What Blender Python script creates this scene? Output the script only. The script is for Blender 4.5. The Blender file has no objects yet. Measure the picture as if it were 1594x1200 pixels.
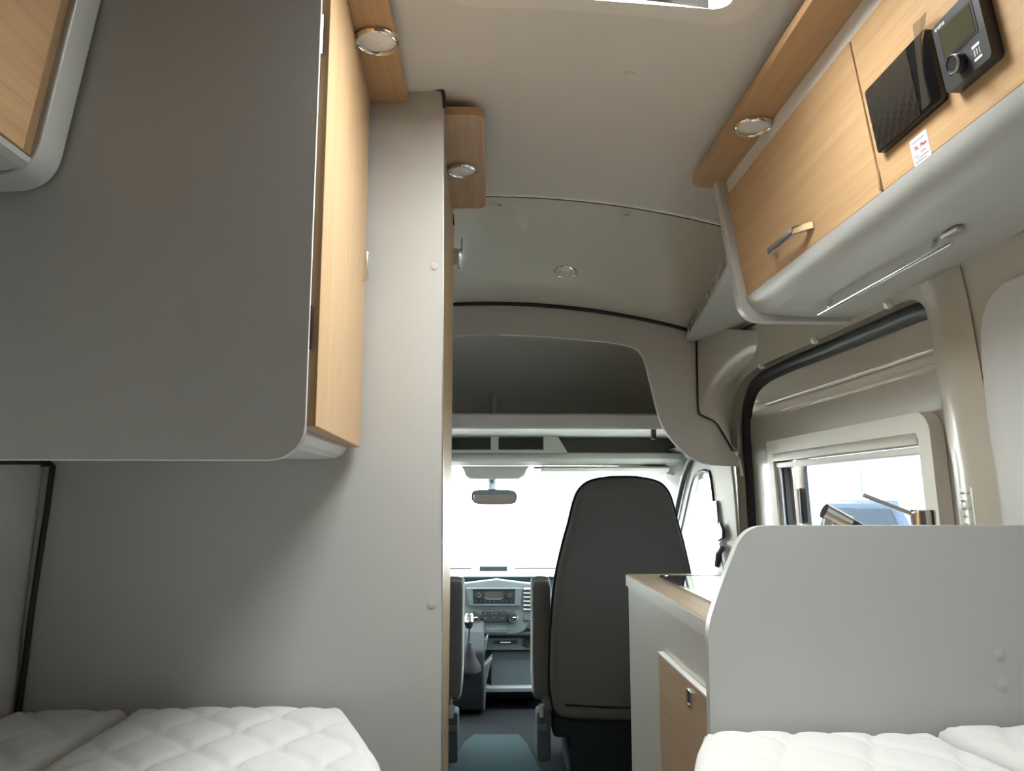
import bpy, bmesh, math, random
from mathutils import Vector, Matrix
random.seed(3)
sc = bpy.context.scene
col = sc.collection
# ---------------------------------------------------------------- camera
FPX, CX, CY, VX, VY = 1200.0, 797.0, 600.0, 760.0, 772.0      # focal length, centre and vanishing point in 1594x1200 pixels
_p = math.atan((VY-CY)/FPX); _q = math.atan((CX-VX)*math.cos(_p)/FPX)
CF = Vector((math.sin(_q)*math.cos(_p), math.cos(_q)*math.cos(_p), math.sin(_p)))
CR = Vector((math.cos(_q), -math.sin(_q), 0)); CU = CR.cross(CF)
CAM = Vector((-.02, 0, 1.15))
cd = bpy.data.cameras.new('camera'); cam = bpy.data.objects.new('camera', cd); col.objects.link(cam)
cd.sensor_fit = 'HORIZONTAL'; cd.sensor_width = 36; cd.lens = 36*FPX/1594; cd.clip_start = .01
cam.matrix_world = Matrix(((CR.x, CU.x, -CF.x, CAM.x), (CR.y, CU.y, -CF.y, CAM.y), (CR.z, CU.z, -CF.z, CAM.z), (0, 0, 0, 1)))
sc.camera = cam
# ---------------------------------------------------------------- light
SKY = 1.0
w = bpy.data.worlds.new('overcast_sky'); sc.world = w; w.use_nodes = True
bg = w.node_tree.nodes['Background']; bg.inputs[0].default_value = (1, .995, .985, 1); bg.inputs[1].default_value = SKY
_wt = w.node_tree; _tc = _wt.nodes.new('ShaderNodeTexCoord'); _sx = _wt.nodes.new('ShaderNodeSeparateXYZ')      # standard overcast sky: (1 + 2 sin(elevation)) / 3
_mx = _wt.nodes.new('ShaderNodeMath'); _mx.operation = 'MAXIMUM'; _mx.inputs[1].default_value = 0
_ma = _wt.nodes.new('ShaderNodeMath'); _ma.operation = 'MULTIPLY_ADD'; _ma.inputs[1].default_value = 2*SKY/3; _ma.inputs[2].default_value = SKY/3
_wt.links.new(_tc.outputs['Generated'], _sx.inputs[0]); _wt.links.new(_sx.outputs['Z'], _mx.inputs[0])
_wt.links.new(_mx.outputs[0], _ma.inputs[0]); _wt.links.new(_ma.outputs[0], bg.inputs[1])
sc.view_settings.view_transform = 'Standard'; sc.view_settings.look = 'None'
sc.view_settings.gamma = 1; sc.view_settings.use_curve_mapping = False
sc.view_settings.exposure = 6.55
sc.cycles.max_bounces = 10; sc.cycles.diffuse_bounces = 7; sc.cycles.glossy_bounces = 4; sc.cycles.transparent_max_bounces = 12
sc.cycles.use_denoising = True; sc.cycles.caustics_reflective = False; sc.cycles.caustics_refractive = False
def portal(name, loc, to, sx, sy):
    l = bpy.data.lights.new(name, 'AREA'); l.shape = 'RECTANGLE'; l.size = sx; l.size_y = sy
    l.cycles.is_portal = True
    o = bpy.data.objects.new(name, l); col.objects.link(o); o.location = loc
    o.rotation_euler = (Vector(to)-Vector(loc)).to_track_quat('-Z', 'Y').to_euler()
portal('daylight_portal_hatch', (.158, 1.05, 2.055), (.158, 1.05, 0), .44, .24)
portal('daylight_portal_windscreen', (0, 4.15, 1.10), (0, 3.6, .55), 1.70, 1.25)
portal('daylight_portal_side', (.97, 1.98, 1.02), (0, 1.98, 1.02), .50, .74)
portal('daylight_portal_cab_right', (.95, 3.35, 1.0), (0, 3.35, 1.0), .6, .8)
portal('daylight_portal_cab_left', (-.95, 3.35, 1.0), (0, 3.35, 1.0), .6, .8)

# ---------------------------------------------------------------- pixel -> place (on a known plane)
def P(u, v, x=None, y=None, z=None):
    d = CR*((u-CX)/FPX) - CU*((v-CY)/FPX) + CF
    k = 0 if x is not None else 1 if y is not None else 2
    t = ((x, y, z)[k]-CAM[k])/d[k]
    return CAM + d*t
WPROF = [(-1, .88), (.9, .88), (1.2, .868), (1.5, .84), (1.7, .81), (1.85, .74), (2.0, .6)]
def xw(z):
    for (a, b), (c, d) in zip(WPROF, WPROF[1:]):
        if z <= c: return b+(d-b)*(z-a)/(c-a)
    return .6
def PW(u, v, off=0):
    x = .85
    for _ in range(30):
        r = P(u, v, x=x+off); x = xw(r.z)
    return r
def zceil(x): return 1.985-.2*x*x

# ---------------------------------------------------------------- materials
def mat(name, c, rough=.5, metal=0, spec=.5, coat=0, bump=None, var=None, trans=0, sheen=0):
    m = bpy.data.materials.new(name); m.use_nodes = True
    nt = m.node_tree; b = nt.nodes['Principled BSDF']
    b.inputs['Base Color'].default_value = (*c, 1); b.inputs['Roughness'].default_value = rough
    b.inputs['Metallic'].default_value = metal; b.inputs['Specular IOR Level'].default_value = spec
    b.inputs['Coat Weight'].default_value = coat; b.inputs['Coat Roughness'].default_value = .05
    b.inputs['Sheen Weight'].default_value = sheen
    tc = nt.nodes.new('ShaderNodeTexCoord')
    if var:                                      # (scale vector, amount)
        mp = nt.nodes.new('ShaderNodeMapping'); mp.inputs['Scale'].default_value = var[0]
        nz = nt.nodes.new('ShaderNodeTexNoise'); nz.inputs['Scale'].default_value = 1; nz.inputs['Detail'].default_value = 5
        mx = nt.nodes.new('ShaderNodeMix'); mx.data_type = 'RGBA'
        a = var[1]
        mx.inputs['A'].default_value = (*[max(0, k*(1-a)) for k in c], 1); mx.inputs['B'].default_value = (*[min(1, k*(1+a)) for k in c], 1)
        nt.links.new(tc.outputs['Object'], mp.inputs[0]); nt.links.new(mp.outputs[0], nz.inputs[0])
        nt.links.new(nz.outputs[0], mx.inputs['Factor']); nt.links.new(mx.outputs['Result'], b.inputs['Base Color'])
    if bump:                                     # (scale, strength)
        nz = nt.nodes.new('ShaderNodeTexNoise'); nz.inputs['Scale'].default_value = bump[0]; nz.inputs['Detail'].default_value = 3
        bp = nt.nodes.new('ShaderNodeBump'); bp.inputs['Strength'].default_value = bump[1]; bp.inputs['Distance'].default_value = .002
        nt.links.new(tc.outputs['Object'], nz.inputs[0]); nt.links.new(nz.outputs[0], bp.inputs['Height'])
        nt.links.new(bp.outputs[0], b.inputs['Normal'])
    return m
def wood(name, c1, c2, axis, rough=.45):
    m = bpy.data.materials.new(name); m.use_nodes = True
    nt = m.node_tree; b = nt.nodes['Principled BSDF']; b.inputs['Roughness'].default_value = rough
    b.inputs['Specular IOR Level'].default_value = .35
    tc = nt.nodes.new('ShaderNodeTexCoord')
    def noise(s_along, s_across, det):
        mp = nt.nodes.new('ShaderNodeMapping')
        sv = [s_across]*3; sv['xyz'.index(axis)] = s_along
        mp.inputs['Scale'].default_value = sv
        nz = nt.nodes.new('ShaderNodeTexNoise'); nz.inputs['Scale'].default_value = 1; nz.inputs['Detail'].default_value = det
        nz.inputs['Roughness'].default_value = .65
        nt.links.new(tc.outputs['Object'], mp.inputs[0]); nt.links.new(mp.outputs[0], nz.inputs[0])
        return nz
    n1 = noise(1.2, 55, 6); n2 = noise(6, 420, 3)
    ad = nt.nodes.new('ShaderNodeMix'); ad.data_type = 'FLOAT'; ad.inputs['Factor'].default_value = .4
    nt.links.new(n1.outputs[0], ad.inputs['A']); nt.links.new(n2.outputs[0], ad.inputs['B'])
    cr = nt.nodes.new('ShaderNodeValToRGB')
    cr.color_ramp.elements[0].position = .33; cr.color_ramp.elements[0].color = (*c2, 1)
    cr.color_ramp.elements[1].position = .66; cr.color_ramp.elements[1].color = (*c1, 1)
    nt.links.new(ad.outputs['Result'], cr.inputs[0]); nt.links.new(cr.outputs[0], b.inputs['Base Color'])
    bp = nt.nodes.new('ShaderNodeBump'); bp.inputs['Strength'].default_value = .15; bp.inputs['Distance'].default_value = .001
    nt.links.new(n2.outputs[0], bp.inputs['Height']); nt.links.new(bp.outputs[0], b.inputs['Normal'])
    return m
def glass(name, tint, gloss=.06, rough=0.0):
    m = bpy.data.materials.new(name); m.use_nodes = True
    nt = m.node_tree; nt.nodes.remove(nt.nodes['Principled BSDF'])
    t = nt.nodes.new('ShaderNodeBsdfTransparent'); t.inputs[0].default_value = (*tint, 1)
    g = nt.nodes.new('ShaderNodeBsdfGlossy'); g.inputs['Roughness'].default_value = rough
    lw = nt.nodes.new('ShaderNodeLayerWeight'); lw.inputs[0].default_value = .12
    mu = nt.nodes.new('ShaderNodeMath'); mu.operation = 'MULTIPLY_ADD'; mu.inputs[1].default_value = .7; mu.inputs[2].default_value = gloss*.5
    mx = nt.nodes.new('ShaderNodeMixShader')
    nt.links.new(lw.outputs['Facing'], mu.inputs[0]); nt.links.new(mu.outputs[0], mx.inputs[0])
    nt.links.new(t.outputs[0], mx.inputs[1]); nt.links.new(g.outputs[0], mx.inputs[2])
    nt.links.new(mx.outputs[0], nt.nodes['Material Output'].inputs[0])
    return m
M = dict(
    laminate=mat('grey_laminate', (.47, .465, .45), .42, bump=(900, .08)),
    lam_edge=mat('pale_edge_band', (.74, .73, .71), .35),
    locker=mat('light_grey_board', (.49, .50, .485), .38),
    oak_y=wood('oak_lengthwise', (.57, .375, .205), (.43, .265, .135), 'y'),
    oak_z=wood('oak_upright', (.60, .41, .235), (.48, .31, .165), 'z'),
    oak_dark=wood('oak_edge', (.36, .23, .125), (.24, .15, .08), 'z'),
    oak_pale=wood('pale_oak', (.46, .34, .23), (.35, .25, .16), 'y'),
    ceil=mat('ceiling_textile', (.68, .66, .63), .9, spec=.15, bump=(500, .15)),
    grp=mat('beige_gloss_moulding', (.66, .63, .55), .18, coat=.4),
    paint=mat('beige_gloss_paint', (.48, .455, .39), .26, coat=.25),
    arch=mat('greige_board', (.52, .49, .45), .6),
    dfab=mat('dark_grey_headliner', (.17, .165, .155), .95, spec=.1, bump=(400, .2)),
    cave=mat('grey_felt_headliner', (.62, .61, .58), .95, spec=.1, bump=(400, .2)),
    lining=mat('pale_wall_lining', (.55, .555, .545), .5),
    rubber=mat('black_rubber', (.012, .012, .013), .5),
    black=mat('black_plastic', (.012, .012, .014), .35),
    panelglass=mat('black_panel_glass', (.006, .006, .007), .18, var=((60, 60, 60), .5)),
    anth=mat('anthracite_plastic', (.035, .036, .042), .4),
    lcd=mat('olive_display', (.055, .053, .030), .15, coat=.5),
    chrome=mat('chrome', (.82, .82, .82), .09, 1),
    warm_chrome=mat('champagne_chrome', (.80, .74, .60), .12, 1),
    alu=mat('brushed_aluminium', (.62, .63, .64), .35, 1),
    lens=mat('frosted_lens', (.88, .88, .89), .4),
    cream=mat('cream_frame_plastic', (.60, .555, .475), .35),
    white=mat('white_plastic', (.78, .78, .76), .4),
    hatch=mat('hatch_frame_plastic', (.74, .70, .64), .4),
    matt=mat('white_quilted_fabric', (.64, .64, .635), .95, spec=.1, sheen=.1, bump=(700, .35)),
    base=mat('bed_base_board', (.55, .54, .52), .5),
    seat=mat('brown_grey_seat_fabric', (.11, .106, .102), .9, spec=.2, sheen=.15, bump=(800, .4)),
    seat_side=mat('grey_seat_fabric', (.20, .20, .195), .9, spec=.2, sheen=.2),
    piping=mat('black_piping', (.015, .015, .018), .8, spec=.05),
    dash=mat('slate_dash_plastic', (.055, .070, .080), .7, spec=.06, bump=(600, .2)),
    dash_dark=mat('dark_dash_plastic', (.018, .022, .025), .9, spec=0),
    dash_lite=mat('grey_dash_trim', (.075, .09, .10), .5, spec=.35),
    cabtrim=mat('grey_cab_trim', (.40, .40, .385), .6),
    cabshelf=mat('off_white_cab_trim', (.62, .615, .59), .5),
    mesh=mat('dark_grille', (.03, .03, .032), .7),
    floor_black=mat('black_cab_carpet', (.006, .007, .008), 1, spec=0),
    mat_floor=mat('teal_grey_rubber_mat', (.010, .0155, .0175), .95, spec=0, bump=(250, .3)),
    floor=wood('plank_vinyl', (.20, .16, .13), (.13, .10, .08), 'y', .5),
    mirror=mat('mirror_glass', (.85, .86, .86), .02, 1),
    glass=glass('clear_glass', (.94, .96, .95)), cabglass=glass('tinted_windscreen_glass', (.68, .73, .70)),
    film=glass('clear_film', (.86, .86, .87), .7, .12),
    pane=glass('acrylic_pane', (.40, .44, .47), .05),
    paper=mat('white_sticker_paper', (.80, .80, .82), .5),
    ink=mat('grey_ink', (.25, .25, .28), .6), ink_red=mat('red_ink', (.45, .13, .14), .6),
    print_white=mat('white_print', (.85, .85, .85), .5),
    asphalt=mat('pale_asphalt', (.22, .22, .215), .9, var=((.6, .6, .6), .15)),
    van_white=mat('white_van_paint', (.78, .79, .80), .3, coat=.4),
    van_blue=mat('pale_blue_van_paint', (.24, .30, .36), .3, coat=.4),
    added_camper_grey=mat('added_camper_paint', (.30, .30, .29), .35, coat=.3),
    car_blue=mat('slate_blue_paint', (.06, .09, .14), .25, coat=.5),
    car_glass=mat('dark_car_glass', (.03, .045, .06), .05),
    tyre=mat('tyre_rubber', (.02, .02, .02), .8),
    facade=mat('sand_render', (.55, .47, .36), .8), roofm=mat('grey_roof_sheet', (.3, .32, .34), .6),
)
# ---------------------------------------------------------------- object helpers
WL = {}
def setp(o, label=None, cat=None, group=None, kind=None):
    for k, v in (('label', label), ('category', cat), ('group', group), ('kind', kind)):
        if v: o[k] = v
    return o
def thing(name, loc, label, cat, group=None, kind=None):
    o = bpy.data.objects.new(name, None); o.empty_display_size = .05; col.objects.link(o)
    o.location = loc; WL[o.name] = Vector(loc)
    return setp(o, label, cat, group, kind)
def link(name, me, m, parent=None, label=None, cat=None, group=None, kind=None, ang=20):
    vs = [v.co.copy() for v in me.vertices]
    lo = Vector((min(v.x for v in vs), min(v.y for v in vs), min(v.z for v in vs)))
    hi = Vector((max(v.x for v in vs), max(v.y for v in vs), max(v.z for v in vs)))
    c = Vector(((lo.x+hi.x)/2, (lo.y+hi.y)/2, lo.z))
    me.transform(Matrix.Translation(-c))
    me.polygons.foreach_set('use_smooth', [True]*len(me.polygons)); me.set_sharp_from_angle(angle=math.radians(ang))
    me.materials.append(M[m] if isinstance(m, str) else m)
    o = bpy.data.objects.new(name, me); col.objects.link(o)
    o.location = c - (WL[parent.name] if parent else Vector()); o.parent = parent
    WL[o.name] = c
    return setp(o, label, cat, group, kind)
def from_bm(name, bm, *a, **k):
    bmesh.ops.recalc_face_normals(bm, faces=bm.faces)
    me = bpy.data.meshes.new(name); bm.to_mesh(me); bm.free()
    return link(name, me, *a, **k)
def bev(bm, r, seg=2, ang=30):
    if r > 0:
        es = [e for e in bm.edges if len(e.link_faces) == 2 and e.calc_face_angle(0) > math.radians(ang)]
        bmesh.ops.bevel(bm, geom=es, offset=r, segments=seg, affect='EDGES', profile=.5, clamp_overlap=True)
def box(name, a, b, m, parent=None, r=.002, seg=2, **k):
    bm = bmesh.new()
    bmesh.ops.create_cube(bm, size=1)
    for v in bm.verts: v.co = Vector([(a[i]+b[i])/2 + v.co[i]*abs(b[i]-a[i]) for i in range(3)])
    bev(bm, r, seg)
    return from_bm(name, bm, m, parent, **k)
def prism(name, pts, ext, m, parent=None, r=.0015, seg=2, **k):
    bm = bmesh.new(); ext = Vector(ext)
    vs = [bm.verts.new(p) for p in pts]; ws = [bm.verts.new(Vector(p)+ext) for p in pts]
    bm.faces.new(vs); bm.faces.new(ws[::-1])
    n = len(vs)
    for i in range(n): bm.faces.new((vs[i], ws[i], ws[(i+1) % n], vs[(i+1) % n]))
    bmesh.ops.recalc_face_normals(bm, faces=bm.faces)
    bev(bm, r, seg)
    return from_bm(name, bm, m, parent, **k)
def plate(name, outer, holes, to3, th, m, parent=None, cuts=(), r=0, acuts=(), **k):
    """flat plate with holes in (a, b); to3(a, b, depth) -> 3D; cuts = extra lines at constant b"""
    bm = bmesh.new(); es = []
    for loop in [outer]+list(holes):
        vs = [bm.verts.new((p[0], p[1], 0)) for p in loop]
        es += [bm.edges.new((vs[i], vs[(i+1) % len(vs)])) for i in range(len(vs))]
    bmesh.ops.triangle_fill(bm, edges=es, use_beauty=True)
    for b in cuts:
        bmesh.ops.bisect_plane(bm, geom=bm.verts[:]+bm.edges[:]+bm.faces[:], plane_co=(0, b, 0), plane_no=(0, 1, 0))
    for a in acuts:
        bmesh.ops.bisect_plane(bm, geom=bm.verts[:]+bm.edges[:]+bm.faces[:], plane_co=(a, 0, 0), plane_no=(1, 0, 0))
    if th:
        ret = bmesh.ops.extrude_face_region(bm, geom=bm.faces[:])
        for v in ret['geom']:
            if isinstance(v, bmesh.types.BMVert): v.co.z = 1
    for v in bm.verts: v.co = to3(v.co.x, v.co.y, v.co.z*th)
    bmesh.ops.recalc_face_normals(bm, faces=bm.faces)
    bev(bm, r)
    return from_bm(name, bm, m, parent, **k)
def tube(name, pts, rad, m, parent=None, closed=False, seg=8, flat=None, **k):
    pts = [Vector(p) for p in pts]; n = len(pts)
    bm = bmesh.new(); rings = []; up = None
    for i, p in enumerate(pts):
        a = pts[i-1] if (i or closed) else p; b = pts[(i+1) % n] if (i < n-1 or closed) else p
        t = (b-a).normalized()
        if up is None:
            up = Vector((0, 0, 1)) if abs(t.z) < .9 else Vector((1, 0, 0))
        s = t.cross(up).normalized(); up = s.cross(t).normalized()
        rr = rad[i] if isinstance(rad, (list, tuple)) else rad
        rings.append([bm.verts.new(p + (s*math.cos(2*math.pi*j/seg)*rr + up*math.sin(2*math.pi*j/seg)*rr)) for j in range(seg)])
    for i in range(n if closed else n-1):
        A, B = rings[i], rings[(i+1) % n]
        for j in range(seg): bm.faces.new((A[j], A[(j+1) % seg], B[(j+1) % seg], B[j]))
    if not closed: bm.faces.new(rings[0]); bm.faces.new(rings[-1][::-1])
    return from_bm(name, bm, m, parent, ang=50, **k)
def lathe(name, prof, o, ax, m, parent=None, seg=32, ang=35, **k):
    """prof: (radius, height along ax) from origin o"""
    ax = Vector(ax).normalized(); s = ax.orthogonal().normalized(); t = ax.cross(s); o = Vector(o)
    bm = bmesh.new(); rings = []
    for r_, h in prof:
        if r_ < 1e-6: rings.append([bm.verts.new(o+ax*h)])
        else: rings.append([bm.verts.new(o+ax*h+(s*math.cos(2*math.pi*j/seg)+t*math.sin(2*math.pi*j/seg))*r_) for j in range(seg)])
    for A, B in zip(rings, rings[1:]):
        for j in range(seg):
            a0, a1 = A[j % len(A)], A[(j+1) % len(A)]; b0, b1 = B[j % len(B)], B[(j+1) % len(B)]
            f = [v for i, v in enumerate((a0, a1, b1, b0)) if v not in (a0, a1, b1, b0)[:i]]
            if len(f) > 2: bm.faces.new(f)
    return from_bm(name, bm, m, parent, ang=ang, **k)
def loft(name, rows, m, parent=None, th=0, ang=60, closed=False, **k):
    """grid of 3D rows; th gives thickness along the normals"""
    bm = bmesh.new(); V = [[bm.verts.new(p) for p in r_] for r_ in rows]
    for A, B in zip(V, V[1:]):
        for j in range(len(A)-(0 if closed else 1)):
            j2 = (j+1) % len(A); bm.faces.new((A[j], A[j2], B[j2], B[j]))
    bmesh.ops.recalc_face_normals(bm, faces=bm.faces)
    if th: bmesh.ops.solidify(bm, geom=bm.faces[:], thickness=th)
    return from_bm(name, bm, m, parent, ang=ang, **k)
def pillow(name, outline, rings, m, parent=None, to3=None, **k):
    """outline (a, b) closed; rings (scale, depth) from back to front, capped"""
    n = len(outline); ca = sum(p[0] for p in outline)/n; cb = sum(p[1] for p in outline)/n
    bm = bmesh.new(); R = []
    for s, d in rings:
        R.append([bm.verts.new(to3(ca+(a-ca)*s, cb+(b-cb)*s, d)) for a, b in outline])
    for A, B in zip(R, R[1:]):
        for j in range(n): bm.faces.new((A[j], A[(j+1) % n], B[(j+1) % n], B[j]))
    for L, d in ((R[0], rings[0][1]), (R[-1], rings[-1][1])):
        c = bm.verts.new(to3(ca, cb, d))
        for j in range(n): bm.faces.new((L[j], L[(j+1) % n], c))
    return from_bm(name, bm, m, parent, ang=70, **k)
def smooth_closed(pts, sub=4):
    """Catmull-Rom through closed 2D points"""
    out = []; n = len(pts)
    for i in range(n):
        p0, p1, p2, p3 = (pts[(i+j-1) % n] for j in range(4))
        for s in range(sub):
            t = s/sub
            out.append(tuple(.5*((2*p1[k])+(-p0[k]+p2[k])*t+(2*p0[k]-5*p1[k]+4*p2[k]-p3[k])*t*t+(-p0[k]+3*p1[k]-3*p2[k]+p3[k])*t**3) for k in range(2)))
    return out
def smooth_open(pts, sub=6):
    q = [pts[0]]+list(pts)+[pts[-1]]; out = []
    for i in range(1, len(q)-2):
        for s in range(sub):
            t = s/sub; p0, p1, p2, p3 = q[i-1:i+3]
            out.append(tuple(.5*((2*p1[k])+(-p0[k]+p2[k])*t+(2*p0[k]-5*p1[k]+4*p2[k]-p3[k])*t*t+(-p0[k]+3*p1[k]-3*p2[k]+p3[k])*t**3) for k in range(len(p1))))
    return out+[tuple(pts[-1])]
def rrect(a0, a1, b0, b1, r, seg=6):
    rr = r if isinstance(r, (list, tuple)) else [r]*4     # corners: (a0,b0) (a1,b0) (a1,b1) (a0,b1)
    out = []
    for (ca, cb, sa, sb, st), q in zip(((a0, b0, 1, 1, 180), (a1, b0, -1, 1, 270), (a1, b1, -1, -1, 0), (a0, b1, 1, -1, 90)), rr):
        if q <= 0: out.append((ca, cb)); continue
        for i in range(seg+1):
            an = math.radians(st+90*i/seg); out.append((ca+sa*q+q*math.cos(an), cb+sb*q+q*math.sin(an)))
    return out
def text(name, s, size, o, ex, ey, m, parent, th=.0003):
    """flat lettering, baseline origin o, directions ex (reading) and ey (up)"""
    cu = bpy.data.curves.new('t', 'FONT'); cu.body = s; cu.size = size; cu.extrude = th; cu.resolution_u = 2
    to = bpy.data.objects.new('t', cu); col.objects.link(to)
    me = bpy.data.meshes.new_from_object(to.evaluated_get(bpy.context.evaluated_depsgraph_get()))
    bpy.data.objects.remove(to); bpy.data.curves.remove(cu)
    ex = Vector(ex).normalized(); ey = Vector(ey).normalized(); ez = ex.cross(ey)
    me.transform(Matrix(((ex.x, ey.x, ez.x, o[0]), (ex.y, ey.y, ez.y, o[1]), (ex.z, ey.z, ez.z, o[2]), (0, 0, 0, 1))))
    me.materials.clear()
    return link(name, me, m, parent)
YZ = lambda a, b, d: Vector((a, d, b))        # plate facing the rear: (x, z) and depth along y

# ================================================================ the shell
S = 'structure'
box('floor', (-.90, -.75, -.03), (.90, 2.78, 0), 'floor', r=0, label='dark plank vinyl floor of the camper aisle', cat='floor', kind=S)
cf = thing('floor_cab', (0, 3.5, .08), 'raised cab floor with rubber mat below the seats', 'floor', kind=S)
box('floor_base', (-.90, 2.78, -.03), (.90, 4.45, .12), 'floor_black', cf, r=0)
# teal rubber mat over the tunnel, seen between the seats
prism('tunnel_mat', [P(690, 1215, z=.12), P(722, 1160, z=.12), P(738, 1148, z=.12), P(808, 1148, z=.12), P(822, 1165, z=.12), P(848, 1215, z=.12), Vector((.17, 2.80, .12)), Vector((-.17, 2.80, .12))], (0, 0, .015), 'mat_floor', cf, r=.004)
box('floor_plank', (.2, 2.79, .12), (.85, 3.05, .128), 'oak_pale', cf, r=.001)

# ceiling with the hatch opening
HX0, HX1, HY0, HY1 = -.055, .372, .74, 1.166
xs = [-.82+i*.041 for i in range(41)]
ce = thing('ceiling', (0, .7, 1.8), 'pale grey textile ceiling panel arched between the lockers', 'ceiling', kind=S)
plate('ceiling_panel', [(-.85, -.75)]+[(x, -.75) for x in xs]+[(.85, -.75), (.85, 2.085)]+[(x, 2.085) for x in xs[::-1]]+[(-.85, 2.085)],
      [rrect(HX0, HX1, HY0, HY1, .03)], lambda a, b, d: Vector((a, b, zceil(a)+d)), .012, 'ceil', ce, acuts=[-.84+.04*i for i in range(43)])
def disc(name, o, ax, r_, m, parent, h=.0015, **k):
    return lathe(name, [(0, 0), (r_, 0), (r_, h*.5), (r_*.85, h), (0, h)], o, ax, m, parent, seg=24, **k)
q = P(981, 124, z=1.96)
disc('screw_cap', (q.x, q.y, zceil(q.x)+.001), (-.08, 0, -1), .010, 'ceil', ce, .004)

# glossy moulded front part of the roof lining
def zB(x): return 1.837-.19*x*x
gr = thing('trim_1', (0, 2.4, 1.8), 'glossy beige moulded roof lining sloping down to the cab arch', 'roof lining', kind=S)
rows = []
for i in range(13):
    t = i/12; yy = 2.070+t*(2.70-2.070)
    rows.append([Vector((x, yy, (zceil(x)-.001)*(1-t)+zB(x)*t + .018*math.sin(math.pi*t))) for x in [-.86+j*.0425 for j in range(41)]])
loft('lining_shell', rows, 'grp', gr)
tube('edge_seal', [(x, 2.068, zceil(x)-.003) for x in [-.8+j*.05 for j in range(33)]], .0018, 'rubber', gr)
tube('arch_seal', [(x, 2.695, zB(x)-.004) for x in [-.8+j*.04 for j in range(41)]], .007, 'rubber', gr)
for u, v in ((779, 322), (975, 337)):
    q = P(u, v, y=2.10); disc('screw_cap', (q.x, q.y, q.z+.002), (0, -.3, -1), .009, 'grp', gr, .006)

# right side wall with the sliding door opening
R3 = lambda off: (lambda a, b, d: Vector((xw(b)+off+d, a, b)))
CUT = [.3, .6, .9, 1.05, 1.2, 1.28, 1.36, 1.43, 1.5, 1.56, 1.62, 1.7, 1.76, 1.8, 1.85]
hole = smooth_closed([(2.77, .26), (2.772, .6), (2.77, .9), (2.755, 1.15), (2.73, 1.32), (2.69, 1.44), (2.60, 1.515), (2.48, 1.545), (2.3, 1.553), (2.0, 1.55), (1.7, 1.548), (1.53, 1.546), (1.475, 1.535), (1.45, 1.50), (1.445, 1.40), (1.445, .9), (1.445, .5), (1.445, .26), (1.6, .25), (2.1, .25), (2.6, .25)], 4)
wr = thing('wall_right', (.88, 1.2, 0), 'glossy beige body side wall around the sliding door', 'wall', kind=S)
plate('side_panel', [(-.75, 0), (3.02, 0), (3.02, 1.72), (2.72, 1.90), (-.76, 1.90)], [hole], R3(0), .012, 'paint', wr, cuts=CUT)
loft('door_return', [[Vector((xw(b)+d, a, b)) for a, b in hole] for d in (.0, .004, .055)], 'paint', wr, closed=True)
# front corner moulding between arch board and door opening
L = [(1084, 512), (1085, 560), (1086, 610), (1087, 640), (1098, 650), (1116, 662), (1133, 688), (1141, 703)]
Rr = [(1185, 515), (1180, 545), (1166, 570), (1150, 590), (1143, 618), (1141, 640), (1141, 690), (1143, 706)]
rows = []
for (u1, v1), (u2, v2) in zip(smooth_open(L, 3), smooth_open(Rr, 3)):
    a = P(u1, v1, y=2.69); b = PW(u2, v2, .003)
    row = []
    for i in range(9):
        t = i/8; p_ = a.lerp(b, t); p_.y -= .03*math.sin(math.pi*t)*(1-t); row.append(p_)
    rows.append(row)
loft('corner_moulding', rows, 'paint', wr)
tube('corner_seal', [P(u, v, y=2.688) for u, v in smooth_open([(1084, 515), (1085, 580), (1087, 637), (1093, 647), (1112, 656), (1124, 673), (1141, 702)], 4)], .004, 'rubber', wr)
# seal strip running under the locker and shelf
tube('lining_seal', [PW(u, v, -.004) for u, v in ((1103, 538), (1150, 516), (1194, 494))], .005, 'rubber', wr)
tube('lining_seal', [PW(u, v, -.004) for u, v in ((1302, 495), (1380, 458), (1460, 419), (1540, 380), (1600, 351), (1700, 302))], .005, 'rubber', wr)
for u, v in ((1187, 569), (1270, 529), (1385, 473)):
    q = PW(u, v, -.002); lathe('plug', [(0, .0), (.010, .0), (.010, .006), (.007, .011), (0, .012)], q, (-1, 0, -.5), 'white', wr, seg=16)
plate('pillar_trim', [(2.778, .2), (3.03, .2), (3.03, 1.40), (2.90, 1.40), (2.778, 1.30)], [], R3(-.006), .006, 'arch', wr, cuts=CUT)
# rounded door post behind the opening and the pale lining panel beside the bed
rows = []
for z in [.3, .6, .9, 1.05, 1.2, 1.3, 1.4, 1.46, 1.50, 1.53, 1.56]:
    fade = 1 if z < 1.4 else max(0, (1.56-z)/.16)**.6
    rows.append([Vector((xw(z)-.001-.022*fade*math.sin(math.pi*i/10)**.8, 1.447-.127*i/10, z)) for i in range(11)])
loft('door_post', rows, 'paint', wr, th=.003)
lp = [(1.335, .3), (1.335, .8), (1.33, 1.1), (1.318, 1.30), (1.30, 1.42), (1.27, 1.475), (1.22, 1.50), (.8, 1.50), (.2, 1.50), (-.6, 1.50), (-.6, .3)]
plate('wall_lining', smooth_open(lp[:7], 4)+lp[7:], [], R3(-.006), .005, 'lining', wr, cuts=CUT, r=.004)
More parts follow.
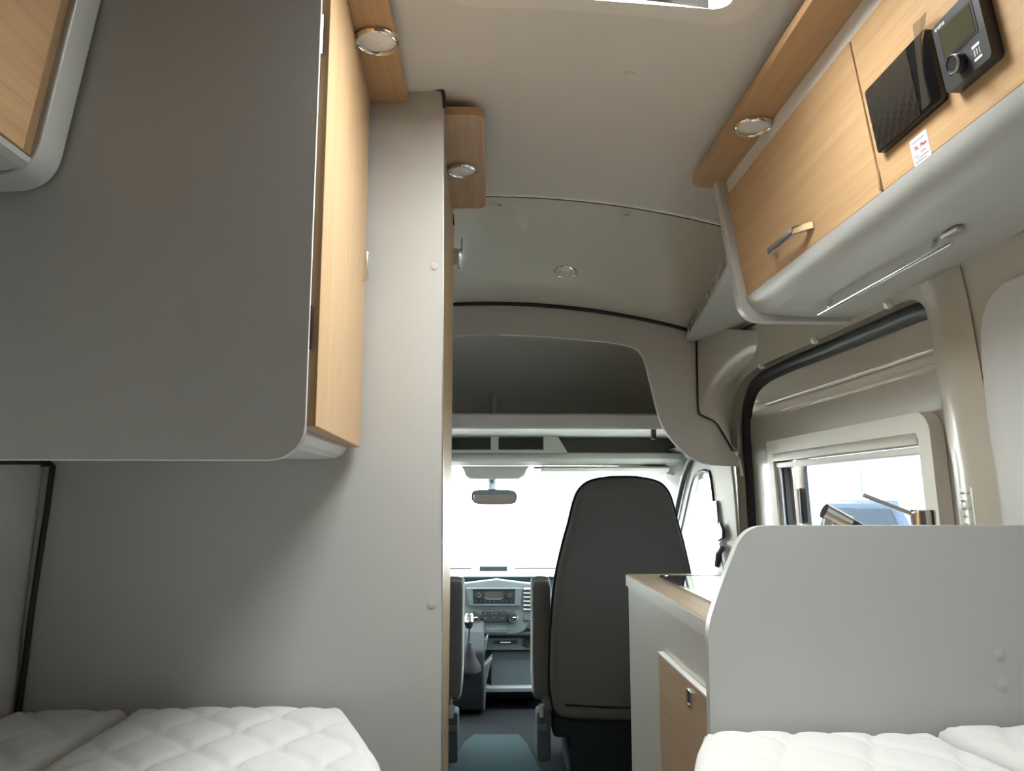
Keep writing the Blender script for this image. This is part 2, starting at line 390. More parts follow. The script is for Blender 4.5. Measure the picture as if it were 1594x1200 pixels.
# warning sticker on the door post
st = thing('warning_sticker', PW(1536, 815, -.03), 'small pale green warning sticker with printed lines on the door post', 'sticker')
za, zb_ = 1.085, 1.165
prism('paper', [Vector((xw(z)-.0245, y, z)) for y, z in ((1.405, za), (1.365, za), (1.365, zb_), (1.405, zb_))], (-.0006, 0, 0), mat('pale_green_sticker', (.50, .58, .52), .3), st, r=0)
for i in range(5):
    z = 1.155-i*.014; prism('print_line', [Vector((xw(z)-.0255, y, zz)) for y, zz in ((1.401, z-.002), (1.372+.006*(i % 2), z-.002), (1.372+.006*(i % 2), z+.002), (1.401, z+.002))], (-.0003, 0, 0), 'ink', st, r=0)

# left side wall
L3 = lambda off: (lambda a, b, d: Vector((-xw(b)-off-d, a, b)))
wl = thing('wall_left', (-.88, 1.2, 0), 'pale lined body side wall beside the bed with black edge seal', 'wall', kind=S)
plate('side_panel', [(-.75, 0), (3.02, 0), (3.02, 1.72), (2.72, 1.90), (-.76, 1.90)], [], L3(0), .012, 'lining', wl, cuts=CUT)
tube('edge_seal', [P(u, v, y=1.495) for u, v in ((-40, 722), (30, 722), (78, 722), (82, 726), (72, 800), (52, 930), (30, 1097), (22, 1160))], .0055, 'rubber', wl)
tube('edge_seal', [Vector((-xw(1.21)+.003, y, z)) for y, z in ((1.49, 1.2135), (1.35, 1.2085), (1.2, 1.2045))], .0055, 'rubber', wl)
# rear wall with two windows (behind the camera)
wb = thing('wall_rear', (0, -.75, 0), 'rear doors with closed window blinds', 'wall', kind=S)
plate('rear_panel', [(-.92, -.03), (.92, -.03), (.92, 2.05), (-.92, 2.05)], [rrect(-.72, -.08, 1.02, 1.50, .06), rrect(.08, .72, 1.02, 1.50, .06)], lambda a, b, d: Vector((a, -.75-d, b)), .02, 'base', wb)
for s in (-1, 1):
    box('blind', (s*.40-.33, -.766, 1.01), (s*.40+.33, -.762, 1.51), 'dfab', wb, r=0)

# greige arch board towards the cab
ab = thing('wall_front', (0, 2.71, 1.2), 'greige arched board framing the opening above the cab seats', 'wall', kind=S)
up_ = [(x, zB(x)-.008) for x in [0+.04*i for i in range(18)]]
rt = [(P(u, v, y=2.7).x, P(u, v, y=2.7).z) for u, v in smooth_open([(1086, 520), (1086, 580), (1087, 640), (1096, 650), (1114, 660), (1130, 684), (1143, 704), (1150, 712)], 3)]
rt += [(P(u, v, y=2.7).x, P(u, v, y=2.7).z) for u, v in ((1152, 726),)]
inn = [(P(u, v, y=2.7).x, P(u, v, y=2.7).z) for u, v in smooth_open([(1108, 724), (1085, 718), (1062, 702), (1042, 680), (1028, 655), (1018, 620), (1009, 585), (1001, 557), (989, 543), (965, 536), (920, 530), (860, 525), (800, 522), (760, 521)], 4)]
half = [p for p in up_ if p[0] < .70]+rt+inn
half = [p for p in half if p[0] > .012]
loop = [(0, up_[0][1])]+half+[(0, inn[-1][1])]+[(-a, b) for a, b in half[::-1]]
plate('arch_board', loop, [], lambda a, b, d: Vector((a, 2.7+d, b)), .016, 'arch', ab, r=.0)
for s_ in (-1, 1): box('corner_fill', (s_*.79-.085, 2.7165, 1.46), (s_*.79+.085, 2.73, 1.80), 'arch', ab, r=0)
tube('edge_band', [Vector((a, 2.699, b)) for a, b in inn if a > 0], .0022, 'lam_edge', ab)
for u, v, r_ in ((1076, 608, .016), (772, 480, .016), (905, 508, .004), (1092, 726-14, .004)):
    q = P(u, v, y=2.699); disc('cover_cap', q, (0, -1, 0), r_, 'arch', ab, .0008)

# ================================================================ roof hatch (window in the roof)
hw = thing('window_2', (.16, .8, 1.93), 'opened roof hatch with cream frame letting daylight in', 'roof hatch', kind=S)
def zc3(a, b, d): return Vector((a, b, zceil(a)+d))
plate('frame', rrect(HX0-.052, HX1+.045, HY0-.05, HY1+.042, .07), [rrect(HX0, HX1, HY0, HY1, .03)], lambda a, b, d: Vector((a, b, zceil(a)-.012+d)), .012, 'hatch', hw, acuts=[-.08+.04*i for i in range(13)])
loft('shaft', [[zc3(a, b, d) for a, b in rrect(HX0, HX1, HY0, HY1, .03)] for d in (-.012, .06)], 'white', hw, closed=True)
box('blind_bar', (HX0+.005, HY1-.03, zceil(.16)+.012), (HX1-.004, HY1-.012, zceil(.16)+.028), 'white', hw, r=.004)
prism('added_blind', [Vector((HX0+.002, y, z)) for y, z in ((HY0+.002, 1.985), (.935, 1.985), (.94, 1.99), (.94, 2.002), (HY0+.002, 2.002))], (HX1-HX0-.004, 0, 0), 'white', hw, r=0)  # half-drawn blind added so hatch light misses the wardrobe side
box('pane', (HX0-.02, HY0-.02, 2.062), (HX1+.02, HY1+.02, 2.066), 'glass', hw, r=0)

# ================================================================ bathroom partition, door, wardrobe
pt = thing('wall_partition', (-.5, 1.51, 0), 'tall grey laminate partition at the foot of the bed below the wardrobe', 'wall', kind=S)
tl = P(637, 139, y=1.5); tr = P(689, 141, y=1.5)
PX = -.109
loop = [(-.097, 0), (-.1175, P(688, 168, y=1.5).z), (-.119, tr.z-.012), (-.129, tr.z), (tl.x, tl.z), (-.30, 1.962), (-.55, 1.92), (-.78, 1.83), (-.83, 1.55)]
loop += [(-xw(z)+.002, z) for z in (1.4, 1.2, .9, 0)]
plate('partition_board', loop, [], lambda a, b, d: Vector((a, 1.5+d, b)), .028, 'laminate', pt)
prism('edge_band', [Vector((-.0975, 1.4995, 0)), Vector((-.095, 1.4995, 0)), Vector((-.1155, 1.4995, tr.z-.02)), Vector((-.118, 1.4995, tr.z-.02))], (0, .029, 0), 'alu', pt, r=.0006)
q1 = P(637, 138, y=1.5)
tube('top_seal', [P(u, v, y=1.497) for u, v in smooth_open([(630, 137), (662, 138), (684, 139), (690, 144), (692, 168)], 4)], .0035, 'rubber', pt)
for u, v, r_ in ((93, 757, .0165), (645, 152, .0145), (676, 158, .008), (676, 414, .008), (672, 940, .009)):
    disc('cover_cap', P(u, v, y=1.4995), (0, -1, 0), r_, 'laminate', pt, .0007)
# bathroom side: oak door seen edge-on
BX = -.124
bd = thing('door_3', (BX, 1.77, .03), 'oak bathroom door seen almost edge-on beside the tall partition', 'door', kind=S)
prism('door_leaf', [Vector((BX-.022, y, z)) for y, z in ((1.532, .03), (1.532, 1.938), (2.066, 1.938), (2.07, 1.965), (2.19, 1.945), (2.19, .03))], (.022, 0, 0), 'oak_z', bd, r=.0015)
hb = P(712, 400, y=2.18)
box('latch_plate', (BX, 2.165, hb.z-.028), (BX+.012, 2.188, hb.z+.022), 'alu', bd, r=.001)
prism('latch_hook', [Vector((BX+.012+a*1.1, 2.170, hb.z+b*1.1)) for a, b in ((0, -.035), (.010, -.035), (.010, -.029), (.004, -.028), (.004, .012), (.013, .014), (.013, .050), (.009, .050), (.008, .020), (0, .018))], (0, .012, 0), 'alu', bd, r=.0008)
tube('corner_seal', [P(u, v, y=2.12) for u, v in ((699, 318), (705, 335), (706, 350))], .003, 'rubber', bd)
bw = thing('wall_bathroom', (-.5, 2.2, 0), 'grey end wall of the bathroom behind the driver seat', 'wall', kind=S)
plate('end_board', [(BX-.004, 0), (BX-.004, 1.92), (-.6, 1.85), (-.79, 1.78), (-.87, 1.2), (-.87, 0)], [], lambda a, b, d: Vector((a, 2.191+d, b)), .02, 'laminate', bw)

wd = thing('wardrobe', (-.55, 1.25, 1.197), 'hanging wardrobe with grey side panel and upright oak door', 'wardrobe')
WX = -.262
side = [(-.845, 1.197)]+[(a, b) for a, b in rrect(-.5, WX, 1.197, 1.6, [0, .045, 0, 0])[1:8]]+[(WX, 1.962), (-.55, 1.915), (-.74, 1.84), (-.80, 1.72)]
plate('side_panel', side, [], lambda a, b, d: Vector((a, 1.02+d, b)), .018, 'laminate', wd, r=0)
tube('edge_band', [Vector((WX, 1.0215, 1.96)), Vector((WX, 1.0215, 1.6))]+[Vector((a, 1.0215, b)) for a, b in rrect(-.5, WX, 1.197, 1.6, [0, .045, 0, 0])[1:8][::-1]]+[Vector((-.84, 1.0215, 1.197))], .0016, 'lam_edge', wd)
body = [(-.82, 1.222), (-.345, 1.220), (-.315, 1.2215), (-.300, 1.228), (-.292, 1.240), (-.292, 1.955), (-.55, 1.91), (-.76, 1.82)]
plate('carcass', body, [], lambda a, b, d: Vector((a, 1.038+d, b)), .46, 'lam_edge', wd, r=0)
dr = prism('door', [Vector(p+(1.242,)) for p in ((-.250, 1.032), (-.2645, 1.482), (-.288, 1.482), (-.274, 1.032))], (0, 0, .713), 'oak_z', wd, r=.0015)
box('door_edge', (-.2745, 1.0305, 1.242), (-.2505, 1.033, 1.955), 'oak_dark', dr, r=0)
for zz, mm in ((P(492, 55, y=1.03).z, 'alu'), (P(480, 510, y=1.03).z, 'black')):
    box('hinge', (-.2675, 1.024, zz-.028), (-.2605, 1.034, zz+.028), mm, dr, r=.001)
    tube('hinge_pin', [(-.261, 1.027, zz-.03), (-.261, 1.027, zz+.03)], .0022, mm, dr)
hz0, hz1 = P(565, 440, y=1.47).z, P(567, 392, y=1.47).z
prism('handle', [Vector((-.264, 1.455, hz0)), Vector((-.256, 1.455, hz0+.004)), Vector((-.256, 1.455, hz1-.004)), Vector((-.264, 1.455, hz1))], (0, .014, 0), 'chrome', dr, r=.001)

# ================================================================ downlights
def downlight(name, o, ax, r_, label, ring='chrome'):
    t = thing(name, o, label, 'ceiling light', 'round ceiling spotlights')
    lathe('ring', [(r_*.78, 0), (r_*.97, 0), (r_, .003), (r_*.97, .007), (r_*.88, .010), (r_*.80, .008), (r_*.78, .003), (r_*.78, 0)], o, ax, ring, t, seg=40, ang=60)
    lathe('lens', [(0, .0), (r_*.8, .0), (r_*.8, .0035), (r_*.5, .005), (r_*.12, .0052), (r_*.10, .0045), (0, .0045)], o, ax, 'lens', t, seg=40)
    return t
def plank(name, x0, x1, y0, y1, zb, rads, label, m='oak_y'):
    t = thing(name, ((x0+x1)/2, (y0+y1)/2, zb), label, 'ceiling trim')
    prism('board', [Vector((a, b, zb)) for a, b in rrect(x0, x1, y0, y1, rads)], (0, 0, .019), m, t, r=.0012)
    box('packer', (x0+.012, y0+.05, zb+.019), (x1-.035, y1-.06, max(zceil(x0), zceil(x1))+.004), 'black', t, r=0)
    return t
plank('ceiling_plank', -.272, -.188, -.6, 1.497, 1.955, [0, 0, .006, 0], 'long oak ceiling plank above the wardrobe door with one round light')
plank('ceiling_plank', -.135, -.030, 1.530, 2.066, 1.945, [0, .026, .026, 0], 'short oak ceiling plank above the bathroom door with one round light', 'oak_y')
plank('ceiling_plank', .472, .566, -.6, 1.792, 1.9, [0, 0, 0, .035], 'long oak ceiling plank above the locker row with the chrome handle')
downlight('downlight', P(587, 61, z=1.955), (0, 0, -1), .041, 'round spotlight on the oak plank above the wardrobe', 'warm_chrome')
downlight('downlight', P(721, 263, z=1.945), (0, 0, -1), .0385, 'round chrome spotlight on the short oak plank above the bathroom door')
downlight('downlight', P(1172, 194, z=1.9), (0, 0, -1), .040, 'round spotlight on the oak plank above the locker row', 'warm_chrome')
q = P(880, 421, y=2.44)
for _ in range(25):
    t_ = (q.y-2.070)/(2.70-2.070); zz = zceil(q.x)*(1-t_)+zB(q.x)*t_+.018*math.sin(math.pi*t_)-.001; q = P(880, 421, z=zz)
downlight('downlight', q, (-.09, -.24, -1), .040, 'round chrome spotlight set in the glossy beige roof lining')

# ================================================================ overhead lockers
def faceR(z, o=0): return .585-(z-1.612)*(.038/.262)+o           # sloping locker front on the right
LR = thing('overhead_locker', (.7, .8, 1.56), 'overhead oak locker row with chrome handle, black panel and heating control', 'locker')
bodyR = [(faceR(1.885)+.018, 1.885), (faceR(1.60)+.018, 1.60), (.70, 1.585), (xw(1.585), 1.58), (xw(1.7), 1.7), (xw(1.80), 1.80), (.66, 1.885)]
prism('carcass', [Vector((a, -.6, b)) for a, b in bodyR], (0, 2.35, 0), 'locker', LR, r=0)
def slabR(name, y0, y1, z0, z1, m, parent, off=0, th=.017, r_=.0015):
    pts = [Vector((faceR(z0, off), y0, z0)), Vector((faceR(z1, off), y0, z1)), Vector((faceR(z1, off+th), y0, z1)), Vector((faceR(z0, off+th), y0, z0))]
    return prism(name, pts, (0, y1-y0, 0), m, parent, r=r_)
slabR('filler_strip', -.6, 1.75, 1.868, 1.915, 'lam_edge', LR, .006, .012, 0)
doorA = slabR('door', 1.1175, 1.745, 1.614, 1.864, 'oak_y', LR)
slabR('control_board', .690, 1.1120, 1.614, 1.864, 'oak_y', LR)
slabR('door', -.5, .686, 1.614, 1.864, 'oak_y', LR)
box('gap_shadow', (.58, 1.1125, 1.616), (.60, 1.1165, 1.86), 'oak_dark', LR, r=0)
railp = [(.583, 1.612), (.588, 1.600), (.597, 1.588), (.612, 1.578), (.640, 1.571), (.70, 1.568), (xw(1.57), 1.566), (xw(1.57), 1.58), (.70, 1.582), (.605, 1.612)]
prism('base_board', [Vector((a, -.6, b)) for a, b in railp], (0, 2.35, 0), 'locker', LR, r=0)
endp = smooth_open([(.524, 1.91), (.548, 1.74), (.566, 1.615)], 2)+smooth_open([(.5665, 1.612), (.572, 1.588), (.588, 1.567), (.612, 1.557), (.65, 1.555)], 4)+[(xw(1.555), 1.555), (xw(1.7), 1.7), (xw(1.8), 1.80), (.62, 1.91)]
prism('end_panel', [Vector((a, 1.75, b)) for a, b in endp], (0, .03, 0), 'locker', LR, r=.003)
# chrome bow handle
def onR(y, z, o): return Vector((faceR(z, o), y, z))
hyz = 1.640
hp_ = [(1.545, 0), (1.545, -.002), (1.515, -.028), (1.385, -.028), (1.350, -.002), (1.350, 0), (1.362, 0), (1.390, -.0235), (1.510, -.0235), (1.533, 0)]
prism('handle', [onR(y, hyz, o) for y, o in hp_], onR(0, hyz+.014, 0)-onR(0, hyz, 0), 'chrome', doorA, r=.001)
# left locker, close to the lens
def faceL(z, o=0): return -.606+(z-1.60)*.148-o
LL = thing('overhead_locker', (-.73, .3, 1.56), 'overhead oak locker with rounded grey end panel next to the wardrobe', 'locker')
bodyL = [(faceL(1.90)-.02, 1.90), (faceL(1.585)-.02, 1.585), (-xw(1.58), 1.58), (-xw(1.7), 1.7), (-.76, 1.82)]
prism('carcass', [Vector((a, -.6, b)) for a, b in bodyL], (0, 1.56, 0), 'locker', LL, r=0)
prism('door', [Vector((faceL(1.583), -.5, 1.583)), Vector((faceL(1.895), -.5, 1.895)), Vector((faceL(1.895, .018), -.5, 1.895)), Vector((faceL(1.583, .018), -.5, 1.583))], (0, 1.440, 0), 'oak_y', LL, r=.0015)
basL = [(faceL(1.58)-.001, 1.5805), (-.613, 1.574), (-.622, 1.568), (-.64, 1.564), (-.70, 1.562), (-xw(1.56), 1.561), (-xw(1.575), 1.575), (-.70, 1.578), (-.65, 1.5805)]
prism('base_board', [Vector((a, -.6, b)) for a, b in basL], (0, 1.56, 0), 'locker', LL, r=0)
prism('gap_strip', [Vector((faceL(1.585, .005), .941, 1.585)), Vector((faceL(1.895, .005), .941, 1.895)), Vector((faceL(1.895, .018), .941, 1.895)), Vector((faceL(1.585, .018), .941, 1.585))], (0, .021, 0), 'oak_dark', LL, r=0)
eo = [(faceL(z)+.004, z) for z in (1.91, 1.75, 1.615)]+smooth_open([(-.6005, 1.608), (-.607, 1.586), (-.623, 1.567), (-.648, 1.557), (-.69, 1.555)], 4)+[(-xw(1.555), 1.555), (-xw(1.7), 1.7), (-.77, 1.82), (-.60, 1.91)]
prism('end_panel', [Vector((a, .962, b)) for a, b in eo], (0, .052, 0), 'locker', LL, r=.003)

# ---- things on the right locker
tp = thing('touch_panel', onR(1.0, 1.66, -.01), 'flat black control panel under creased protective film on the oak locker', 'control panel')
def slab_on(name, y0, y1, z0, z1, th, m, parent, rad, off=0):
    return plate(name, rrect(y0, y1, z0, z1, rad), [], lambda a, b, d: onR(a, b, off-d), th, m, parent, r=.0015)
ty = (P(1350, 145, x=.553).y, P(1468, 155, x=.568).y)
slab_on('panel_body', .922, 1.088, 1.662, 1.762, .010, 'panelglass', tp, .006)
rows = []                                     # peeling corner of the film
for i in range(9):
    s = i/8; z = 1.668+s*.112; 
    rows.append([onR(y, z-.004*t, -.0105-.016*t*t*(.4+.6*math.sin(3*s+.6))) for t, y in ((0, .965-.020*s), (.3, .952-.018*s), (.6, .939-.014*s), (.85, .929-.012*s), (1, .925-.016*s))])
loft('peeling_film', rows, 'film', tp)
rows = [[onR(y, z, -.0108-.0006*math.sin(y*300)*math.sin(z*220)) for y in [.970+.116*j/20 for j in range(21)]] for z in [1.664+.096*i/12 for i in range(13)]]
loft('film_sheet', rows, 'film', tp)
hc = thing('heating_controller', onR(.84, 1.65, -.015), 'anthracite heating control unit with display and rotary knob on the locker', 'control unit')
def PR(u, v, off):
    x = .56
    for _ in range(25): r_ = P(u, v, x=x+off); x = faceR(r_.z)
    return r_
CY0, CY1, CZ0, CZ1 = PR(1553, 75, -.014).y+.008, PR(1452, 45, -.014).y, PR(1481, 144, -.014).z, PR(1452, 45, -.014).z
slab_on('housing', CY0, CY1, CZ0, CZ1, .016, 'anth', hc, .007)
d0, d1 = PR(1474, 94, -.016), PR(1521, 49, -.016)
slab_on('bezel', d1.y-.003, d0.y+.003, d0.z-.001, CZ1-.012, .0006, 'black', hc, .002, -.016)
slab_on('display', d1.y+.001, d0.y, d0.z+.002, CZ1-.0145, .0008, 'lcd', hc, .001, -.0162)
box('split_line', onR(CY0+.001, d0.z-.0034, -.0163), onR(CY1-.001, d0.z-.0028, -.0159), 'black', hc, r=0)
kq = PR(1497, 98, -.016); kax = Vector((-1, 0, -.145)).normalized()
kn = lathe('knob', [(0, 0), (.0115, 0), (.0115, .010), (.010, .0135), (.0088, .0122), (0, .0122)], kq, kax, 'black', hc, seg=28)
lathe('knob_ring', [(.0104, .0122), (.0116, .0105), (.0117, .0125), (.0106, .0137), (.0104, .0122)], kq, kax, 'alu', kn, seg=28)
bq = PR(1482, 113, -.016); slab_on('back_button', bq.y-.004, bq.y+.004, bq.z-.003, bq.z+.003, .0008, 'black', hc, .0015, -.016)
ex = Vector((0, -1, 0)); ey = (onR(0, 1.7, 0)-onR(0, 1.6, 0)).normalized()
# writing: the maker's name above the display and the small print block
text('maker_name', 'truma', .0085, onR(CY1-.006, CZ1-.0095, -.0164), ex, ey, 'print_white', hc)
pq = PR(1521, 80, -.016)
slab_on('print_block', pq.y-.007, pq.y+.007, pq.z+.006, pq.z+.0092, .0004, 'print_white', hc, .0005, -.016)
slab_on('print_block', pq.y-.007, pq.y+.007, pq.z-.0095, pq.z-.0065, .0004, 'print_white', hc, .0005, -.016)
for i in range(3): slab_on('print_block', pq.y-.006+i*.0045, pq.y-.0038+i*.0045, pq.z-.004, pq.z+.004, .0004, 'alu', hc, .0003, -.016)
text('return_mark', '<', .005, onR(bq.y+.002, bq.z-.0018, -.0170), ex, ey, 'print_white', hc)
sk = thing('paper_sticker', onR(1.0, 1.625, -.001), 'small white paper sticker with red printing below the black panel', 'sticker')
sq = PR(1432, 231, -.001); sy, sz = sq.y-.979, sq.z-1.641
slab_on('paper', .958+sy, 1.000+sy, 1.622+sz, 1.660+sz, .0006, 'paper', sk, .001)
text('printing', 'TIL. Mon', .0085, onR(.993+sy, 1.642+sz, -.001), ex, ey, 'ink_red', sk)
for a, b, z in ((.964, .996, 1.654), (.966, .980, 1.636), (.985, .996, 1.634), (.962, .990, 1.630), (.968, .997, 1.626)):
    slab_on('print_line', a+sy, b+sy, z+sz-.0007, z+sz+.0007, .0003, 'ink', sk, 0, -.0007)

# chrome rail below the locker
ra, rb = P(1262, 489, z=1.548), P(1464, 376, z=1.548)
rl = thing('chrome_rail', (ra+rb)/2, 'slim chrome hanging rail mounted under the oak locker row', 'rail')
ra.x = rb.x = .71; ra.y -= .0; 
tube('bar', [ra, rb], .0048, 'chrome', rl, seg=12)
for q in (ra.lerp(rb, .10), ra.lerp(rb, .90)):
    tube('bracket', [q+Vector((0, 0, .004)), q+Vector((.006, 0, .020))], .004, 'chrome', rl, seg=10)
box('end_clip', rb+Vector((-.006, -.025, .010)), rb+Vector((.010, .02, .018)), 'alu', rl, r=.003)

# open corner shelf with gallery rail
sh = thing('corner_shelf', (.75, 2.3, 1.70), 'small grey corner shelf with wire gallery rail beside the cab arch', 'shelf')
inner = smooth_open([(.56, 1.785), (.585, 1.95), (.622, 2.2), (.655, 2.45), (.675, 2.62), (.684, 2.67), (.70, 2.695)], 4)
plate('board', inner+[(xw(1.70)-.004, 2.695), (xw(1.70)-.004, 1.785)], [], lambda a, b, d: Vector((a, b, 1.70+d)), .014, 'locker', sh, r=.002)
tube('rail_wire', [Vector((a+.006, b, 1.752)) for a, b in inner[:-3]], .0034, 'chrome', sh)
for i in range(2, len(inner)-3, 3):
    a, b = inner[i]; tube('rail_post', [Vector((a+.006, b, 1.712)), Vector((a+.006, b+.01, 1.752))], .0034, 'chrome', sh, seg=6)

# ================================================================ sliding door and its window
def sk_off(z): return .060 if z > 1.450 else .050 if z < 1.412 else .050+.010*(z-1.412)/.038
D3 = lambda a, b, d: Vector((xw(b)+sk_off(b)+d, a, b))
WY0, WY1, WZ0, WZ1 = 1.60, 2.345, .80, 1.285         # window opening in the door
sd = thing('door_1', (.92, 2.1, .2), 'glossy beige sliding door skin with embossed ridges and black seal', 'door', kind=S)
plate('door_skin', [(1.40, .2), (2.83, .2), (2.83, 1.45), (2.7, 1.60), (1.40, 1.60)], [rrect(WY0-.02, WY1+.02, WZ0-.02, WZ1+.03, .05)], D3, .010, 'paint', sd, cuts=[.5, .9, 1.05, 1.2, 1.30, 1.36, 1.405, 1.412, 1.422, 1.440, 1.450, 1.46, 1.5, 1.55])
for zr, ya, yb in ((1.449, 1.50, 2.56), (1.412, 1.50, 2.42)):
    tube('ridge', [Vector((xw(zr)+sk_off(zr)+.0035+(.008 if t in (0, 1) else 0), ya+(yb-ya)*t, zr-(.012 if t == 0 else 0))) for t in (0, .05, .25, .5, .75, .95, 1)], .006, 'paint', sd, seg=12)
def inset(loop, d):
    out = []; n = len(loop)
    for i in range(n):
        a = Vector(loop[i-1]); b = Vector(loop[i]); c = Vector(loop[(i+1) % n])
        t = (c-a).normalized(); out.append((b.x-t.y*d, b.y+t.x*d))
    return out
ca = sum(p[0] for p in hole)/len(hole); cb = sum(p[1] for p in hole)/len(hole)
ins = inset(hole, .034)
if abs(ins[0][0]-ca) > abs(hole[0][0]-ca): ins = inset(hole, -.034)
rows = []
for k_, (f_, o_) in enumerate(((0, .052), (.0, .034), (.25, .028), (.75, .028), (1, .040), (1, .056))):
    rows.append([Vector((xw(b1)+o_, a1+(a2-a1)*f_, b1+(b2-b1)*f_)) for (a1, b1), (a2, b2) in zip(hole, ins)])
loft('rubber_seal', rows, 'rubber', sd, closed=True)
for u, v in ((1372, 524), (1260, 567), (1187, 597), (1160, 638), (1163, 710)):
    q = PW(u, v, .06); q.x = xw(q.z)+sk_off(q.z); disc('screw', q, (-1, 0, 0), .005, 'alu', sd, .003)
w1 = thing('window_1', (.9, 1.97, .8), 'cream framed acrylic side window with folded blind in the sliding door', 'window', kind=S)
WF = lambda a, b, d: Vector((xw(b)+.045+d, a, b))
plate('frame', rrect(WY0-.06, WY1+.115, WZ0-.07, WZ1+.038, [.02, .02, .012, .04]), [rrect(WY0-.012, WY1+.072, WZ0-.02, WZ1-.012, .006)], lambda a, b, d: WF(a, b, -.028+d), .030, 'cream', w1, r=.005)
cq = 1.283
prism('blind_cassette', [WF(WY0-.01, cq+a, b) for a, b in ((-.026, -.030), (-.026, .01), (.008, .01), (.008, -.022), (-.004, -.030))], (0, WY1-WY0+.08, 0), 'cream', w1, r=.002)
prism('blind_rail', [WF(WY0-.01, cq+a, b) for a, b in ((-.046, -.024), (-.046, .006), (-.030, .006), (-.030, -.024))], (0, WY1-WY0+.08, 0), 'cream', w1, r=.002)
prism('blind_guide', [WF(WY1+.048, z, b) for z, b in ((WZ0, -.020), (WZ1-.04, -.020), (WZ1-.04, .008), (WZ0, .008))], (0, .022, 0), 'alu', w1, r=.002)
prism('guide_seal', [WF(WY1+.034, z, b) for z, b in ((WZ0, -.012), (WZ1-.04, -.012), (WZ1-.04, .004), (WZ0, .004))], (0, .012, 0), 'rubber', w1, r=.001)
plate('pane_border', rrect(WY0-.02, WY1+.03, WZ0-.03, WZ1+.02, .04), [rrect(WY0+.015, WY1-.018, WZ0+.02, WZ1-.022, .045)], lambda a, b, d: Vector((xw(b)+.072+d, a, b)), .010, 'rubber', w1)
plate('pane', rrect(WY0-.015, WY1+.025, WZ0-.02, WZ1+.015, .03), [], lambda a, b, d: Vector((xw(b)+.083+d, a, b)), .004, 'pane', w1)
tube('catch', [PW(1243, 760, .066), PW(1247, 815, .066)], .006, 'alu', w1)

# ================================================================ kitchen
KX, KY0, KY1 = .415, 1.275, 2.45
ku = thing('kitchen_unit', (.65, 1.94, 0), 'grey kitchen cabinet with oak flap below the worktop', 'cabinet')
box('body', (KX, KY0, 0), (.865, KY1-.008, .874), 'locker', ku, r=.002)
fl = box('flap', (KX-.014, 1.46, .30), (KX-.001, 1.965, .768), 'oak_pale', ku, r=.0015)
box('edge_strip', (KX-.0155, 1.46, .766), (KX-.001, 1.965, .7705), 'lam_edge', fl, r=.0008)
lq = P(1075, 1087, x=KX-.014)
plate('latch_frame', rrect(lq.y-.017, lq.y+.017, lq.z-.017, lq.z+.017, .004), [rrect(lq.y-.011, lq.y+.011, lq.z-.012, lq.z+.012, .002)], lambda a, b, d: Vector((KX-.0135-d, a, b)), .005, 'chrome', fl, r=.001)
box('latch_button', (KX-.017, lq.y-.011, lq.z-.012), (KX-.013, lq.y+.011, lq.z+.012), 'black', fl, r=.001)
wt = thing('worktop', (.64, 1.94, .875), 'pale oak kitchen worktop with light grey front edge', 'worktop')
wo = rrect(KX-.008, xw(.9)-.01, KY0, KY1, [0, 0, 0, .012])
plate('slab', wo, [], lambda a, b, d: Vector((a, b, .8755+d)), .032, 'locker', wt, r=.0015)
plate('oak_surface', rrect(KX-.004, xw(.9)-.012, KY0+.002, KY1-.004, [0, 0, 0, .012]), [], lambda a, b, d: Vector((a, b, .9075+d)), .0025, 'oak_pale', wt, r=.0008)
hob = thing('hob', (.66, 2.05, .91), 'hob with black glass lid and chrome rim set in the worktop', 'hob')
plate('rim', rrect(.485, .84, 1.60, 2.345, .03), [rrect(.497, .828, 1.612, 2.333, .024)], lambda a, b, d: Vector((a, b, .9102+d)), .007, 'chrome', hob, r=.002)
box('glass_lid', (.493, 1.608, .9105), (.832, 2.337, .9155), mat('black_hob_glass', (.005, .005, .006), .02, coat=.6), hob, r=.001)
tap = thing('kitchen_tap', (.815, 1.50, .9105), 'chrome kitchen tap with thin lever and pull-out spout behind the bed board', 'tap')
tb = P(1436, 800, y=1.50)
lathe('base', [(0, 0), (.026, 0), (.026, .006), (.021, .010), (0, .010)], (tb.x, 1.50, .9105), (0, 0, 1), 'chrome', tap, seg=24)
lathe('column', [(0, 0), (.0225, 0), (.0225, tb.z+.004-.92), (.021, tb.z+.008-.92), (0, tb.z+.008-.92)], (tb.x, 1.50, .92), (0, 0, 1), 'chrome', tap, seg=28)
tube('lever', [Vector((tb.x-.015, 1.50, tb.z-.002)), P(1345, 771, y=1.50)], .0042, 'alu', tap, seg=12)
s0 = Vector((tb.x-.01, 1.50, 1.00)); s1 = P(1322, 815, y=1.50); s2 = P(1283, 795, y=1.50)
tube('spout', [s0, s0.lerp(s1, .5)+Vector((0, 0, .012)), s1], .0125, 'black', tap, seg=16)
sp = tube('spray_head', [s1, s1.lerp(s2, .5), s2], [.0135, .0145, .0145], 'chrome', tap, seg=18)
tube('nozzle', [s2+Vector((.008, 0, -.008)), s2+Vector((.006, 0, -.028))], .0085, 'alu', tap, seg=14)

